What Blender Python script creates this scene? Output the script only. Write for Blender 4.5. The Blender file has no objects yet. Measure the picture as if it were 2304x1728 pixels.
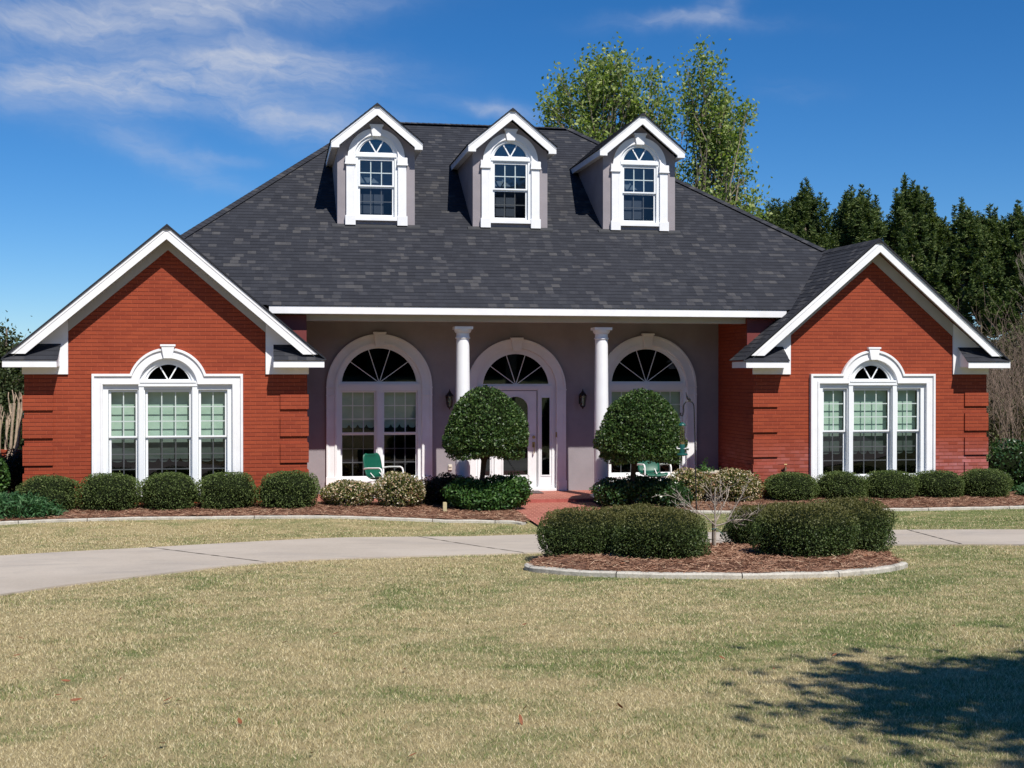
import bpy, bmesh, math, random
import numpy as np
from mathutils import Vector, Matrix
from mathutils.geometry import tessellate_polygon
R = math.radians
rng = np.random.default_rng(7)
random.seed(7)
scene = bpy.context.scene
col = scene.collection

# ------------------------------------------------------------------ camera, sky, sun, exposure
cam_d = bpy.data.cameras.new('camera'); cam = bpy.data.objects.new('camera', cam_d); col.objects.link(cam)
cam_d.sensor_width = 36; cam_d.lens = 2955 / 2304 * 36; cam_d.clip_end = 3000; cam_d.clip_start = 0.1
cam.location = (0, -25, 0); cam.rotation_euler = (R(90 - .407), 0, R(-10.342))
scene.camera = cam
SUN_DIR = Vector((.315, -1, 1.37)).normalized()          # towards the sun
sun_d = bpy.data.lights.new('sun', 'SUN'); sun = bpy.data.objects.new('sun', sun_d); col.objects.link(sun)
sun_d.energy = 5.0; sun_d.angle = R(.53); sun_d.color = (1, .955, .88)
sun.rotation_euler = SUN_DIR.to_track_quat('Z', 'Y').to_euler(); sun.location = (0, -30, 40)
vs = scene.view_settings; vs.view_transform = 'Standard'; vs.look = 'None'; vs.exposure = 0.26; vs.gamma = 1
scene.cycles.max_bounces = 6; scene.cycles.transparent_max_bounces = 12; scene.cycles.caustics_reflective = False
scene.cycles.caustics_refractive = False

world = bpy.data.worlds.new('World'); scene.world = world; world.use_nodes = True


class NT:
    """small helper to write node trees"""
    def __init__(s, tree):
        s.t = tree; s.n = tree.nodes; s.l = tree.links; s.n.clear()

    def node(s, typ, ins=None, **kw):
        n = s.n.new(typ)
        for k, v in kw.items(): setattr(n, k, v)
        for k, v in (ins or {}).items():
            if isinstance(v, bpy.types.NodeSocket): s.l.new(v, n.inputs[k])
            else: n.inputs[k].default_value = v
        return n

    def math(s, op, a, b=0.0, c=0.0, clamp=False):
        n = s.node('ShaderNodeMath', {0: a, 1: b, 2: c}, operation=op, use_clamp=clamp); return n.outputs[0]

    def mix(s, f, a, b, blend='MIX'):
        n = s.n.new('ShaderNodeMix'); n.data_type = 'RGBA'; n.blend_type = blend
        for i, v in ((0, f), (6, a), (7, b)):
            if isinstance(v, bpy.types.NodeSocket): s.l.new(v, n.inputs[i])
            else: n.inputs[i].default_value = (*v, 1) if isinstance(v, tuple) and len(v) == 3 else v
        return n.outputs[2]

    def noise(s, vec, scale, detail=3, rough=.5, dist=0, out=0):
        n = s.node('ShaderNodeTexNoise', {'Vector': vec, 'Scale': scale, 'Detail': detail, 'Roughness': rough, 'Distortion': dist})
        return n.outputs[out]

    def ramp(s, f, stops):
        n = s.n.new('ShaderNodeValToRGB'); s.l.new(f, n.inputs[0]); e = n.color_ramp.elements
        while len(e) < len(stops): e.new(.5)
        for i, (p, c) in enumerate(stops):
            e[i].position = p; e[i].color = (*c, 1) if isinstance(c, tuple) else (c, c, c, 1)
        return n.outputs[0]

    def xyz(s, v):
        n = s.node('ShaderNodeSeparateXYZ', {0: v}); return n.outputs[0], n.outputs[1], n.outputs[2]

    def comb(s, x, y, z=0.0):
        return s.node('ShaderNodeCombineXYZ', {0: x, 1: y, 2: z}).outputs[0]


w = NT(world.node_tree)
sky = w.node('ShaderNodeTexSky', sky_type='NISHITA', sun_disc=False, sun_elevation=math.asin(SUN_DIR.z),
             sun_rotation=math.atan2(SUN_DIR.x, SUN_DIR.y), altitude=1500, air_density=1.0, dust_density=.0, ozone_density=4.0)
tc = w.node('ShaderNodeTexCoord').outputs['Generated']
dx, dy, dz = w.xyz(tc)
az = w.math('ARCTAN2', dx, dy); el = w.math('ARCSINE', dz)


def px_dir(x, y):                                        # azimuth and elevation of a cloud in the sky
    return R(10.34) + math.atan((x - 1106) / 2837), math.atan((809 - y) / 2837)


wv = w.comb(az, el)
dn = w.node('ShaderNodeTexNoise', {'Vector': wv, 'Scale': 9.0, 'Detail': 5.0, 'Roughness': .6})
dsep = w.xyz(dn.outputs['Color'])
azd = w.math('ADD', az, w.math('MULTIPLY', w.math('SUBTRACT', dsep[0], .5), .12))
eld = w.math('ADD', el, w.math('MULTIPLY', w.math('SUBTRACT', dsep[1], .5), .045))
clouds = [(200, 70, 380, 55, 1.0, -.10), (560, 25, 260, 30, .55, -.12), (330, 195, 300, 50, .9, -.05), (600, 155, 210, 38, 1.0, .02), (600, 250, 200, 30, .5, .1),
          (130, 225, 200, 48, .7, 0), (700, 280, 170, 40, .6, .12), (1090, 232, 130, 17, .75, .08), (1470, 66, 150, 16, .75, .06), (1560, 40, 50, 30, .5, -.4),
          (270, 335, 110, 36, .4, .2), (480, 355, 80, 14, .3, 0), (450, 400, 90, 28, .25, .4), (1720, 215, 80, 20, .14, 0), (520, 90, 60, 22, .4, .5)]
tot = None
for (cx, cy, sx, sy, amp, tilt) in clouds:
    a0, e0 = px_dir(cx, cy); sa, se = sx / 2837, sy / 2837
    da = w.math('SUBTRACT', azd, a0); de = w.math('ADD', w.math('SUBTRACT', eld, e0), w.math('MULTIPLY', da, tilt))
    q = w.math('ADD', w.math('POWER', w.math('ABSOLUTE', w.math('DIVIDE', da, sa)), 2.0), w.math('POWER', w.math('ABSOLUTE', w.math('DIVIDE', de, se)), 2.0))
    g_ = w.math('MULTIPLY', w.math('EXPONENT', w.math('MULTIPLY', q, -1.0)), amp)
    tot = g_ if tot is None else w.math('ADD', tot, g_)
# high thin cirrus away from the photographed part of the sky as well
streak = w.noise(w.comb(w.math('MULTIPLY', azd, 6.0), w.math('MULTIPLY', eld, 26.0), .3), 1.6, 6, .62, .6)
fine = w.noise(w.comb(w.math('MULTIPLY', azd, 30.0), w.math('ADD', w.math('MULTIPLY', eld, 120.0), w.math('MULTIPLY', azd, 25.0)), 2.3), 1.0, 5, .6, .8)
st = w.math('ADD', w.math('MULTIPLY', streak, .75), w.math('MULTIPLY', fine, .35))
st = w.math('MULTIPLY', w.math('SUBTRACT', st, .28), 2.2, clamp=True)
mask = w.math('MULTIPLY', w.math('MULTIPLY', tot, st), .80, clamp=True)
skyc = w.mix(1.0, sky.outputs[0], (.84, 1.0, 1.20), 'MULTIPLY')
hsv = w.node('ShaderNodeHueSaturation', {'Hue': .5, 'Saturation': 1.19, 'Value': 1.0, 'Fac': 1.0, 'Color': skyc})
cl = w.mix(mask, hsv.outputs[0], (6.6, 7.1, 8.3))
bg = w.node('ShaderNodeBackground', {'Color': cl, 'Strength': .072})
wo = w.node('ShaderNodeOutputWorld', {'Surface': bg.outputs[0]})

# ------------------------------------------------------------------ materials
M = {}


def mat(name, build):
    m = bpy.data.materials.new(name); m.use_nodes = True; t = NT(m.node_tree)
    out = t.node('ShaderNodeOutputMaterial'); sh = build(t)
    t.l.new(sh, out.inputs['Surface']); M[name] = m; return m


def pbr(t, color, rough=.6, spec=.5, bump=None, bstr=.3, bdist=.01, metal=0.0, coat=0.0):
    n = t.node('ShaderNodeBsdfPrincipled')
    for k, v in (('Base Color', color), ('Roughness', rough), ('Specular IOR Level', spec), ('Metallic', metal), ('Coat Weight', coat)):
        if isinstance(v, bpy.types.NodeSocket): t.l.new(v, n.inputs[k])
        else: n.inputs[k].default_value = (*v, 1) if isinstance(v, tuple) and len(v) == 3 else v
    if bump is not None:
        b = t.node('ShaderNodeBump', {'Height': bump, 'Strength': bstr, 'Distance': bdist}); t.l.new(b.outputs[0], n.inputs['Normal'])
    return n.outputs[0]


def obc(t): return t.node('ShaderNodeTexCoord').outputs['Object']
def gpos(t): return t.node('ShaderNodeNewGeometry').outputs['Position']


def plain(name, c, rough=.6, var=.12, scale=6.0, spec=.4, bump=.0, metal=0.0):
    def b(t):
        v = obc(t); n = t.noise(v, scale, 4, .6)
        c2 = tuple(x * (1 - var) for x in c); c1 = tuple(min(1, x * (1 + var)) for x in c)
        colr = t.ramp(n, [(.3, c2), (.7, c1)])
        return pbr(t, colr, rough, spec, t.noise(v, scale * 12, 3) if bump else None, bump, .004, metal)
    return mat(name, b)


def brickm(name, c_lo, c_hi, mortar, bw=.203, bh=.0725, horizontal=False, bloom=True, msize=.009, headj=.42):
    def b(t):
        p = gpos(t); x, y, z = t.xyz(p)
        uv = t.comb(x, y) if horizontal else t.comb(t.math('ADD', x, y), z)
        wob = t.noise(p, 14.0, 2)
        br = t.node('ShaderNodeTexBrick', {'Vector': uv, 'Color1': (0, 0, 0, 1), 'Color2': (1, 1, 1, 1), 'Mortar': (.5, .5, .5, 1), 'Scale': 1.0,
                    'Mortar Size': msize, 'Mortar Smooth': .35, 'Brick Width': bw, 'Row Height': bh, 'Bias': 0.0}, offset=.5, offset_frequency=2)
        n1 = t.noise(p, 1.1, 4, .6); n2 = t.noise(p, 55.0, 3, .6)
        fz_ = t.math('FRACT', t.math('DIVIDE', y if horizontal else z, bh)); lo = t.math('LESS_THAN', t.math('MINIMUM', fz_, t.math('SUBTRACT', 1.0, fz_)), msize / bh * .62)
        jf = t.math('MULTIPLY', lo, .68); hf = t.math('MULTIPLY', t.math('MULTIPLY', br.outputs['Fac'], t.math('SUBTRACT', 1.0, lo)), headj)
        f = t.math('ADD', t.math('MULTIPLY', br.outputs['Color'], .28), t.math('ADD', t.math('MULTIPLY', n1, .48), t.math('MULTIPLY', n2, .38)))
        c = t.ramp(f, [(.25, c_lo), (.85, c_hi)])
        if bloom:    # pale bloom of salts low on the right hand wing
            bl = t.math('MULTIPLY', t.math('SUBTRACT', -1.25, z), 1.8, clamp=True)
            bx = t.math('MULTIPLY', t.math('SUBTRACT', x, 8.0), .25, clamp=True)
            bb = t.math('MULTIPLY', t.math('MULTIPLY', bl, bx), t.math('MULTIPLY', t.math('ADD', br.outputs['Color'], .25), t.noise(p, 3.0, 3), clamp=True))
            c = t.mix(t.math('MULTIPLY', bb, 1.05, clamp=True), c, (.46, .19, .20))
        c = t.mix(hf, c, tuple(min(1, k * 1.45 + .02) for k in c_hi)); c = t.mix(jf, c, mortar)  # wall bed joints painted dark for their shade, head joints pale as sunlit mortar
        h = t.math('ADD', t.math('SUBTRACT', 1.0, br.outputs['Fac']), t.math('MULTIPLY', t.math('ADD', wob, n2), .12))
        return pbr(t, c, .75, .3, h, 1.0, .011)
    return mat(name, b)


brickm('brick', (.21, .031, .012), (.335, .062, .023), (.115, .018, .010))
brickm('paver', (.27, .085, .06), (.44, .17, .125), (.22, .12, .10), horizontal=True, bloom=False, bw=.2, bh=.1, msize=.009, headj=1.0)
brickm('step_brick', (.30, .07, .055), (.42, .12, .10), (.20, .08, .07), bloom=False, bw=.075, bh=.22, msize=.006)
plain('white_trim', (.79, .79, .805), .5, .055, 3.5, .35)
plain('sash_white', (.78, .80, .82), .4, .02, 2.0, .4)
plain('soffit_shaded_white', (.43, .42, .395), .6, .05, 3.0, .3)  # white paint darkened in its colour to carry the shade under the eaves
plain('column_white', (.80, .80, .82), .5, .03, 4.0, .4)
plain('stucco', (.285, .258, .275), .85, .09, 2.2, .2, .5)
plain('red_paint', (.16, .035, .032), .5, .1, 4.0)
plain('interior', (.05, .047, .045), .9, .2, 1.0)
plain('interior_grey', (.15, .18, .25), .9, .2, 1.0)
plain('brass', (.45, .33, .16), .3, .2, 20.0, .5, 0, .9)
plain('black_metal', (.012, .012, .013), .45, .2, 20.0)
plain('white_metal', (.80, .80, .80), .35, .04, 8.0)
plain('green_metal', (.005, .088, .055), .42, .12, 8.0)
plain('teal_plastic', (.007, .075, .062), .4, .1, 8.0)
plain('dark_mat', (.10, .075, .075), .95, .2, 30.0)
plain('pale_stone', (.62, .57, .48), .8, .1, 15.0, .3, .4)
plain('wood_stake', (.50, .42, .25), .8, .15, 20.0)
plain('dark_bark', (.045, .032, .024), .9, .35, 20.0, .2, .8)
plain('grey_bark', (.20, .165, .13), .9, .3, 12.0, .2, .7)
plain('pale_bark', (.40, .31, .23), .8, .25, 14.0, .2, .5)
plain('sapling_bark', (.33, .28, .235), .8, .3, 30.0, .2, .5)
plain('twig', (.20, .145, .115), .9, .3, 6.0, .2)
plain('copper', (.32, .16, .10), .4, .2, 30.0, .5, 0, .8)
plain('hose', (.015, .10, .085), .35, .1, 20.0)
plain('neighbour_siding', (.20, .22, .28), .8, .1, 2.0)
plain('neighbour_roof', (.12, .12, .14), .9, .2, 4.0)
plain('lead', (.035, .036, .04), .6, .1, 9.0)
plain('seed', (.30, .24, .13), .9, .3, 60.0)
plain('leaf_brown', (.22, .075, .03), .7, .4, 25.0)
plain('screw_steel', (.3, .3, .32), .4, .1, 9.0, .5, 0, .8)


def shingle(t):
    uv = t.node('ShaderNodeUVMap').outputs[0]; u, v, _ = t.xyz(uv)
    H = .132; W = .165
    row = t.math('FLOOR', t.math('DIVIDE', v, H))
    off = t.node('ShaderNodeTexWhiteNoise', {'W': row}, noise_dimensions='1D').outputs['Value']
    cell = t.math('FLOOR', t.math('DIVIDE', t.math('ADD', u, t.math('MULTIPLY', off, 7.0)), W))
    r1 = t.node('ShaderNodeTexWhiteNoise', {'Vector': t.comb(cell, row)}, noise_dimensions='2D').outputs['Value']
    cell2 = t.math('FLOOR', t.math('DIVIDE', t.math('ADD', u, t.math('MULTIPLY', off, 3.0)), .13))
    r2 = t.node('ShaderNodeTexWhiteNoise', {'Vector': t.comb(cell2, row, 5.0)}, noise_dimensions='3D').outputs['Value']
    n1 = t.noise(gpos(t), .7, 4, .6); n2 = t.noise(gpos(t), 160.0, 2)
    base = t.ramp(r1, [(.0, (.021, .0225, .029)), (.72, (.029, .031, .039)), (.86, (.041, .042, .049)), (1.0, (.062, .061, .064))])
    c = t.mix(t.math('MULTIPLY', r2, .35), base, (.018, .019, .024))
    c = t.mix(t.math('MULTIPLY', n1, .5), c, t.mix(1.0, c, (1.35, 1.32, 1.28), 'MULTIPLY'))
    c = t.mix(.45, c, t.mix(1.0, c, t.ramp(n2, [(.3, .55), (.7, 1.5)]), 'MULTIPLY'))
    h = t.math('ADD', t.math('MULTIPLY', r1, .5), t.math('MULTIPLY', n2, .35))
    return pbr(t, c, .9, .25, h, .8, .006)


mat('shingle', shingle)


def concrete(t):
    p = gpos(t); n1 = t.noise(p, .45, 5, .65, .4); n2 = t.noise(p, 30.0, 4, .7); x, y, z = t.xyz(p)
    n3 = t.noise(t.comb(t.math('MULTIPLY', x, .35), y), 1.3, 5, .7, .5)
    c = t.ramp(n1, [(.25, (.35, .295, .235)), (.55, (.43, .37, .305)), (.8, (.48, .42, .35))])
    c = t.mix(t.math('MULTIPLY', t.math('SUBTRACT', n3, .50), 3.4, clamp=True), c, (.235, .21, .19))
    c = t.mix(.25, c, t.ramp(n2, [(.3, (.30, .27, .24)), (.7, (.52, .47, .42))]))
    return pbr(t, c, .85, .3, n2, .35, .004)


mat('concrete', concrete)


def kerbm(t):
    p = gpos(t); n1 = t.noise(p, 5.0, 5, .7); n2 = t.noise(p, 45.0, 4, .7)
    c = t.ramp(n1, [(.30, (.22, .20, .165)), (.5, (.43, .40, .34)), (.75, (.56, .53, .46))])
    c = t.mix(.35, c, t.ramp(n2, [(.3, (.22, .2, .17)), (.65, (.66, .63, .57))]))
    return pbr(t, c, .9, .3, n2, .6, .006)


mat('kerb_concrete', kerbm)
mat('joint', lambda t: pbr(t, (.06, .05, .042), .95))


def lawn_mask(t):
    p = gpos(t); x, y, z = t.xyz(p)
    big = t.noise(p, .55, 5, .62, .7); mid = t.noise(t.comb(t.math('MULTIPLY', x, .8), t.math('MULTIPLY', y, 1.3)), 2.6, 4, .6)
    g = t.math('ADD', t.math('MULTIPLY', big, .62), t.math('MULTIPLY', mid, .48))
    # greener near the island bed and along the drive, drier at the left
    gx = t.math('MULTIPLY', x, .011)
    return t.math('ADD', g, gx), p


def soil(t):
    g, p = lawn_mask(t); n2 = t.noise(p, 90.0, 3, .7)
    c = t.ramp(g, [(.50, (.42, .345, .19)), (.60, (.32, .29, .145)), (.72, (.17, .20, .075))])
    c = t.mix(t.math('MULTIPLY', n2, .5), c, t.mix(1.0, c, (.55, .52, .48), 'MULTIPLY'))
    return pbr(t, c, .95, .15, n2, .9, .02)


mat('lawn_ground', soil)


def blade(t):
    g, p = lawn_mask(t); r = t.node('ShaderNodeNewGeometry').outputs['Random Per Island']
    k = t.math('ADD', t.math('MULTIPLY', t.math('SUBTRACT', g, .58), 2.4), .25)
    isg = t.math('LESS_THAN', r, k)
    r2 = t.math('FRACT', t.math('MULTIPLY', r, 17.31))
    dry = t.ramp(r2, [(0, (.24, .18, .09)), (.3, (.50, .41, .22)), (.75, (.72, .62, .36)), (1, (.88, .79, .54))])
    grn = t.ramp(r2, [(0, (.07, .12, .025)), (.5, (.15, .22, .055)), (1, (.30, .36, .12))])
    c = t.mix(isg, dry, grn)
    a = pbr(t, c, .6, .25); tr = t.node('ShaderNodeBsdfTranslucent', {'Color': c}).outputs[0]
    return t.node('ShaderNodeMixShader', {0: .38, 1: a, 2: tr}).outputs[0]


mat('grass_blade', blade)


def mulchm(t):
    p = gpos(t); n1 = t.noise(p, 3.0, 4, .6); n2 = t.noise(p, 80.0, 4, .7, .8)
    c = t.ramp(n2, [(.3, (.07, .03, .018)), (.5, (.19, .095, .060)), (.7, (.33, .19, .13))])
    c = t.mix(t.math('MULTIPLY', n1, .8, clamp=True), c, (.22, .125, .09))
    return pbr(t, c, .95, .1, n2, 1.0, .03)


mat('mulch', mulchm)


def needle(t):
    r = t.node('ShaderNodeNewGeometry').outputs['Random Per Island']
    return pbr(t, t.ramp(r, [(0, (.10, .04, .022)), (.5, (.25, .13, .082)), (.9, (.40, .24, .16)), (1, (.60, .44, .30))]), .8, .2)


mat('pine_straw', needle)


def foliage(name, stops, trans=.3, rough=.45, spec=.5, top=None):
    def b(t):
        r = t.node('ShaderNodeNewGeometry').outputs['Random Per Island']
        c = t.ramp(r, stops)
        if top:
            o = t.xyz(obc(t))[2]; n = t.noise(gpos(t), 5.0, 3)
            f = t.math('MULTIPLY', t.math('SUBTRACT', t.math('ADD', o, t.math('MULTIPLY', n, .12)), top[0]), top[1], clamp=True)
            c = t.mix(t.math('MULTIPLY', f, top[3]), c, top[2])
        a = pbr(t, c, rough, spec); tr = t.node('ShaderNodeBsdfTranslucent', {'Color': t.mix(1.0, c, (1.3, 1.5, .6), 'MULTIPLY')}).outputs[0]
        return t.node('ShaderNodeMixShader', {0: trans, 1: a, 2: tr}).outputs[0]
    return mat(name, b)


foliage('box_leaf', [(0, (.045, .068, .020)), (.5, (.090, .130, .038)), (.85, (.135, .18, .055)), (1, (.20, .24, .09))], .25, .65, .2)
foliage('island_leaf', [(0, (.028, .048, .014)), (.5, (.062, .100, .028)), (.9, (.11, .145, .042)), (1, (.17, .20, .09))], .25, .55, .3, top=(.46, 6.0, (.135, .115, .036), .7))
foliage('holly_leaf', [(0, (.014, .034, .008)), (.5, (.040, .085, .018)), (.85, (.085, .145, .035)), (1, (.17, .23, .08))], .2, .45, .4)
foliage('gardenia_leaf', [(0, (.018, .055, .012)), (.5, (.045, .115, .025)), (1, (.11, .21, .05))], .25, .5, .4)
foliage('hedge_leaf', [(0, (.012, .035, .010)), (.5, (.028, .068, .018)), (1, (.07, .13, .04))], .2, .3, .6)
foliage('hawthorn_leaf', [(0, (.05, .065, .018)), (.35, (.12, .145, .035)), (.58, (.20, .20, .06)), (.62, (.45, .22, .15)), (.70, (.52, .40, .24)), (.86, (.66, .53, .38)), (1, (.80, .70, .56))], .25, .5, .3)
foliage('plum_leaf', [(0, (.018, .008, .010)), (.6, (.035, .022, .018)), (1, (.05, .055, .02))], .15, .5, .4)
foliage('juniper_leaf', [(0, (.02, .065, .022)), (.5, (.045, .125, .045)), (1, (.10, .20, .08))], .2, .6, .3)
foliage('spring_leaf', [(0, (.09, .14, .035)), (.4, (.17, .23, .06)), (.8, (.28, .34, .10)), (1, (.42, .45, .17))], .40, .5, .4)
foliage('pine_needle', [(0, (.026, .044, .014)), (.5, (.072, .108, .032)), (.9, (.13, .165, .055)), (1, (.18, .20, .07))], .2, .7, .2)
foliage('left_leaf', [(0, (.02, .035, .012)), (.5, (.04, .06, .02)), (1, (.08, .10, .04))], .25, .6, .3)
foliage('brush_leaf', [(0, (.03, .026, .016)), (.5, (.075, .062, .038)), (.8, (.12, .095, .06)), (1, (.07, .09, .03))], .2, .8, .2)
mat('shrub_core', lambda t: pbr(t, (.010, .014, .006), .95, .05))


def glassm(name, tint, refl):
    def b(t):
        g = t.node('ShaderNodeBsdfGlossy', {'Color': (*refl, 1), 'Roughness': .02}).outputs[0]
        tr = t.node('ShaderNodeBsdfTransparent', {'Color': (*tint, 1)}).outputs[0]
        fc = t.node('ShaderNodeLayerWeight', {'Blend': .5}).outputs['Facing']
        fr = t.math('ADD', .07, t.math('MULTIPLY', t.math('POWER', fc, 4.0), .8))   # same reflectance from both sides of the pane
        return t.node('ShaderNodeMixShader', {0: fr, 1: tr, 2: g}).outputs[0]
    return mat(name, b)


glassm('glass', (.86, .90, .88), (.9, .95, 1)); glassm('screened_glass', (.33, .34, .35), (.55, .55, .6)); glassm('dark_glass', (.25, .25, .25), (.8, .9, 1))
glassm('feeder_tube', (.75, .72, .6), (1, 1, 1))
def shade_m(t):
    x, y, z = t.xyz(gpos(t)); n = t.noise(t.comb(t.math('MULTIPLY', x, .6), z), 5.0, 3, .5, .5)
    c = t.ramp(n, [(.3, (.36, .50, .42)), (.7, (.46, .60, .51))])
    a = pbr(t, c, .8, .2); return a


mat('window_shade', shade_m)

# ------------------------------------------------------------------ mesh helpers


def tag(o, label=None, cat=None, group=None, kind=None):
    for k, v in (('label', label), ('category', cat), ('group', group), ('kind', kind)):
        if v: o[k] = v
    return o


def empty(name, loc=(0, 0, 0), rz=0, label=None, cat=None, group=None):
    o = bpy.data.objects.new(name, None); o.location = loc; o.rotation_euler = (0, 0, rz); col.objects.link(o)
    o.empty_display_size = .2
    return tag(o, label, cat, group)


class MB:
    def __init__(s): s.v = []; s.f = []; s.m = []; s.uv = []
    def poly(s, pts, m=0, uv=None):
        i = len(s.v); s.v += [tuple(p) for p in pts]; s.f.append(tuple(range(i, i + len(pts)))); s.m.append(m); s.uv.append(uv)

    def box(s, x0, x1, y0, y1, z0, z1, m=0):
        i = len(s.v)
        s.v += [(x, y, z) for z in (z0, z1) for y in (y0, y1) for x in (x0, x1)]
        for f in ((0, 2, 3, 1), (4, 5, 7, 6), (0, 1, 5, 4), (2, 6, 7, 3), (0, 4, 6, 2), (1, 3, 7, 5)):
            s.f.append(tuple(i + k for k in f)); s.m.append(m); s.uv.append(None)
        return s

    def prism(s, pts, axis, a, b, m=0):
        """polygon in the plane normal to axis (list of 2-tuples), extruded from a to b"""
        def P(p, t):
            return {'x': (t, p[0], p[1]), 'y': (p[0], t, p[1]), 'z': (p[0], p[1], t)}[axis]
        i = len(s.v); n = len(pts)
        s.v += [P(p, a) for p in pts] + [P(p, b) for p in pts]
        tris = tessellate_polygon([[Vector((p[0], p[1], 0)) for p in pts]])
        for t in tris:
            s.f.append(tuple(i + k for k in t)); s.m.append(m); s.uv.append(None)
            s.f.append(tuple(i + n + k for k in reversed(t))); s.m.append(m); s.uv.append(None)
        for k in range(n):
            s.f.append((i + k, i + (k + 1) % n, i + n + (k + 1) % n, i + n + k)); s.m.append(m); s.uv.append(None)
        return s

    def plate(s, outer, holes, y0, y1, m=0, ox=0.0, oz=0.0):
        loops = [[(p[0] + ox, p[1] + oz) for p in l] for l in [outer] + list(holes)]
        flat = [p for l in loops for p in l]; n = len(flat); i = len(s.v)
        s.v += [(p[0], y0, p[1]) for p in flat] + [(p[0], y1, p[1]) for p in flat]
        tris = tessellate_polygon([[Vector((p[0], p[1], 0)) for p in l] for l in loops])
        for t in tris:
            s.f.append(tuple(i + k for k in t)); s.m.append(m); s.uv.append(None)
            s.f.append(tuple(i + n + k for k in reversed(t))); s.m.append(m); s.uv.append(None)
        b = 0
        for l in loops:
            k = len(l)
            for j in range(k):
                a, c = b + j, b + (j + 1) % k
                s.f.append((i + a, i + c, i + n + c, i + n + a)); s.m.append(m); s.uv.append(None)
            b += k
        return s

    def tube(s, pts, rad, n=8, m=0, caps=True):
        pts = [Vector(p) for p in pts]; rad = rad if isinstance(rad, (list, tuple)) else [rad] * len(pts)
        up = None; i0 = len(s.v)
        for k, p in enumerate(pts):
            d = (pts[min(k + 1, len(pts) - 1)] - pts[max(k - 1, 0)])
            d = d.normalized() if d.length > 1e-9 else Vector((0, 0, 1))
            if up is None: up = d.orthogonal().normalized()
            up = (up - d * up.dot(d)); up = up.normalized() if up.length > 1e-6 else d.orthogonal().normalized()
            q = d.cross(up)
            for j in range(n):
                a = 2 * math.pi * j / n; s.v.append(tuple(p + (up * math.cos(a) + q * math.sin(a)) * rad[k]))
        for k in range(len(pts) - 1):
            for j in range(n):
                a = i0 + k * n + j; b = i0 + k * n + (j + 1) % n
                s.f.append((a, b, b + n, a + n)); s.m.append(m); s.uv.append(None)
        if caps and n > 2:
            s.f.append(tuple(i0 + j for j in reversed(range(n)))); s.m.append(m); s.uv.append(None)
            e = i0 + (len(pts) - 1) * n; s.f.append(tuple(e + j for j in range(n))); s.m.append(m); s.uv.append(None)
        return s

    def lathe(s, prof, c=(0, 0, 0), n=32, m=0):
        i0 = len(s.v)
        for r, z in prof:
            for j in range(n):
                a = 2 * math.pi * j / n; s.v.append((c[0] + r * math.cos(a), c[1] + r * math.sin(a), c[2] + z))
        for k in range(len(prof) - 1):
            for j in range(n):
                a = i0 + k * n + j; b = i0 + k * n + (j + 1) % n
                s.f.append((a, b, b + n, a + n)); s.m.append(m); s.uv.append(None)
        s.f.append(tuple(i0 + j for j in reversed(range(n)))); s.m.append(m); s.uv.append(None)
        e = i0 + (len(prof) - 1) * n; s.f.append(tuple(e + j for j in range(n))); s.m.append(m); s.uv.append(None)
        return s

    def build(s, name, mats, parent=None, smooth=False, bevel=0.0, loc=None):
        me = bpy.data.meshes.new(name); me.from_pydata(s.v, [], s.f)
        mats = mats if isinstance(mats, (list, tuple)) else [mats]
        for x in mats: me.materials.append(M[x])
        me.polygons.foreach_set('material_index', s.m)
        if any(u is not None for u in s.uv):
            uvl = me.uv_layers.new(name='UVMap'); k = 0
            for f, u in zip(s.f, s.uv):
                for j in range(len(f)):
                    if u is not None: uvl.data[k].uv = u[j]
                    k += 1
        else:
            bm = bmesh.new(); bm.from_mesh(me); bmesh.ops.recalc_face_normals(bm, faces=bm.faces); bm.to_mesh(me); bm.free()
        if smooth:
            me.polygons.foreach_set('use_smooth', [True] * len(me.polygons)); me.set_sharp_from_angle(angle=R(40))
        me.update()
        o = bpy.data.objects.new(name, me); col.objects.link(o)
        if loc: o.location = loc
        if parent: o.parent = parent
        if bevel:
            md = o.modifiers.new('bevel', 'BEVEL'); md.width = bevel; md.segments = 2; md.limit_method = 'ANGLE'; md.angle_limit = R(50)
        return o


def quads(name, V, material, parent=None, loc=None, tri=False):
    """V (n,4,3) or (n,3,3) array: one face each"""
    k = V.shape[1]; n = V.shape[0]
    me = bpy.data.meshes.new(name); me.vertices.add(n * k); me.vertices.foreach_set('co', V.astype(np.float32).ravel())
    me.loops.add(n * k); me.loops.foreach_set('vertex_index', np.arange(n * k, dtype=np.int32))
    me.polygons.add(n); me.polygons.foreach_set('loop_start', np.arange(0, n * k, k, dtype=np.int32))
    me.polygons.foreach_set('loop_total', np.full(n, k, dtype=np.int32))
    me.update(calc_edges=True); me.materials.append(M[material])
    o = bpy.data.objects.new(name, me); col.objects.link(o)
    if parent: o.parent = parent
    if loc is not None: o.location = loc
    return o


def unit(a): return a / (np.linalg.norm(a, axis=-1, keepdims=True) + 1e-9)


def leaf_quads(P, D, size, aspect=.5, spread=.9, outward=.6):
    """diamond leaves at points P, pointing along D with scatter"""
    n = len(P); d = unit(D * outward + rng.normal(size=(n, 3)) * spread)
    nrm = unit(np.cross(d, rng.normal(size=(n, 3)) + D * .2)); s = size * rng.uniform(.7, 1.3, (n, 1))
    base = P - d * s * .5; tip = P + d * s * .5; mid = P + np.cross(d, nrm) * s * .06
    return np.stack([base, mid + nrm * s * aspect * .5, tip, mid - nrm * s * aspect * .5], 1)


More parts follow.
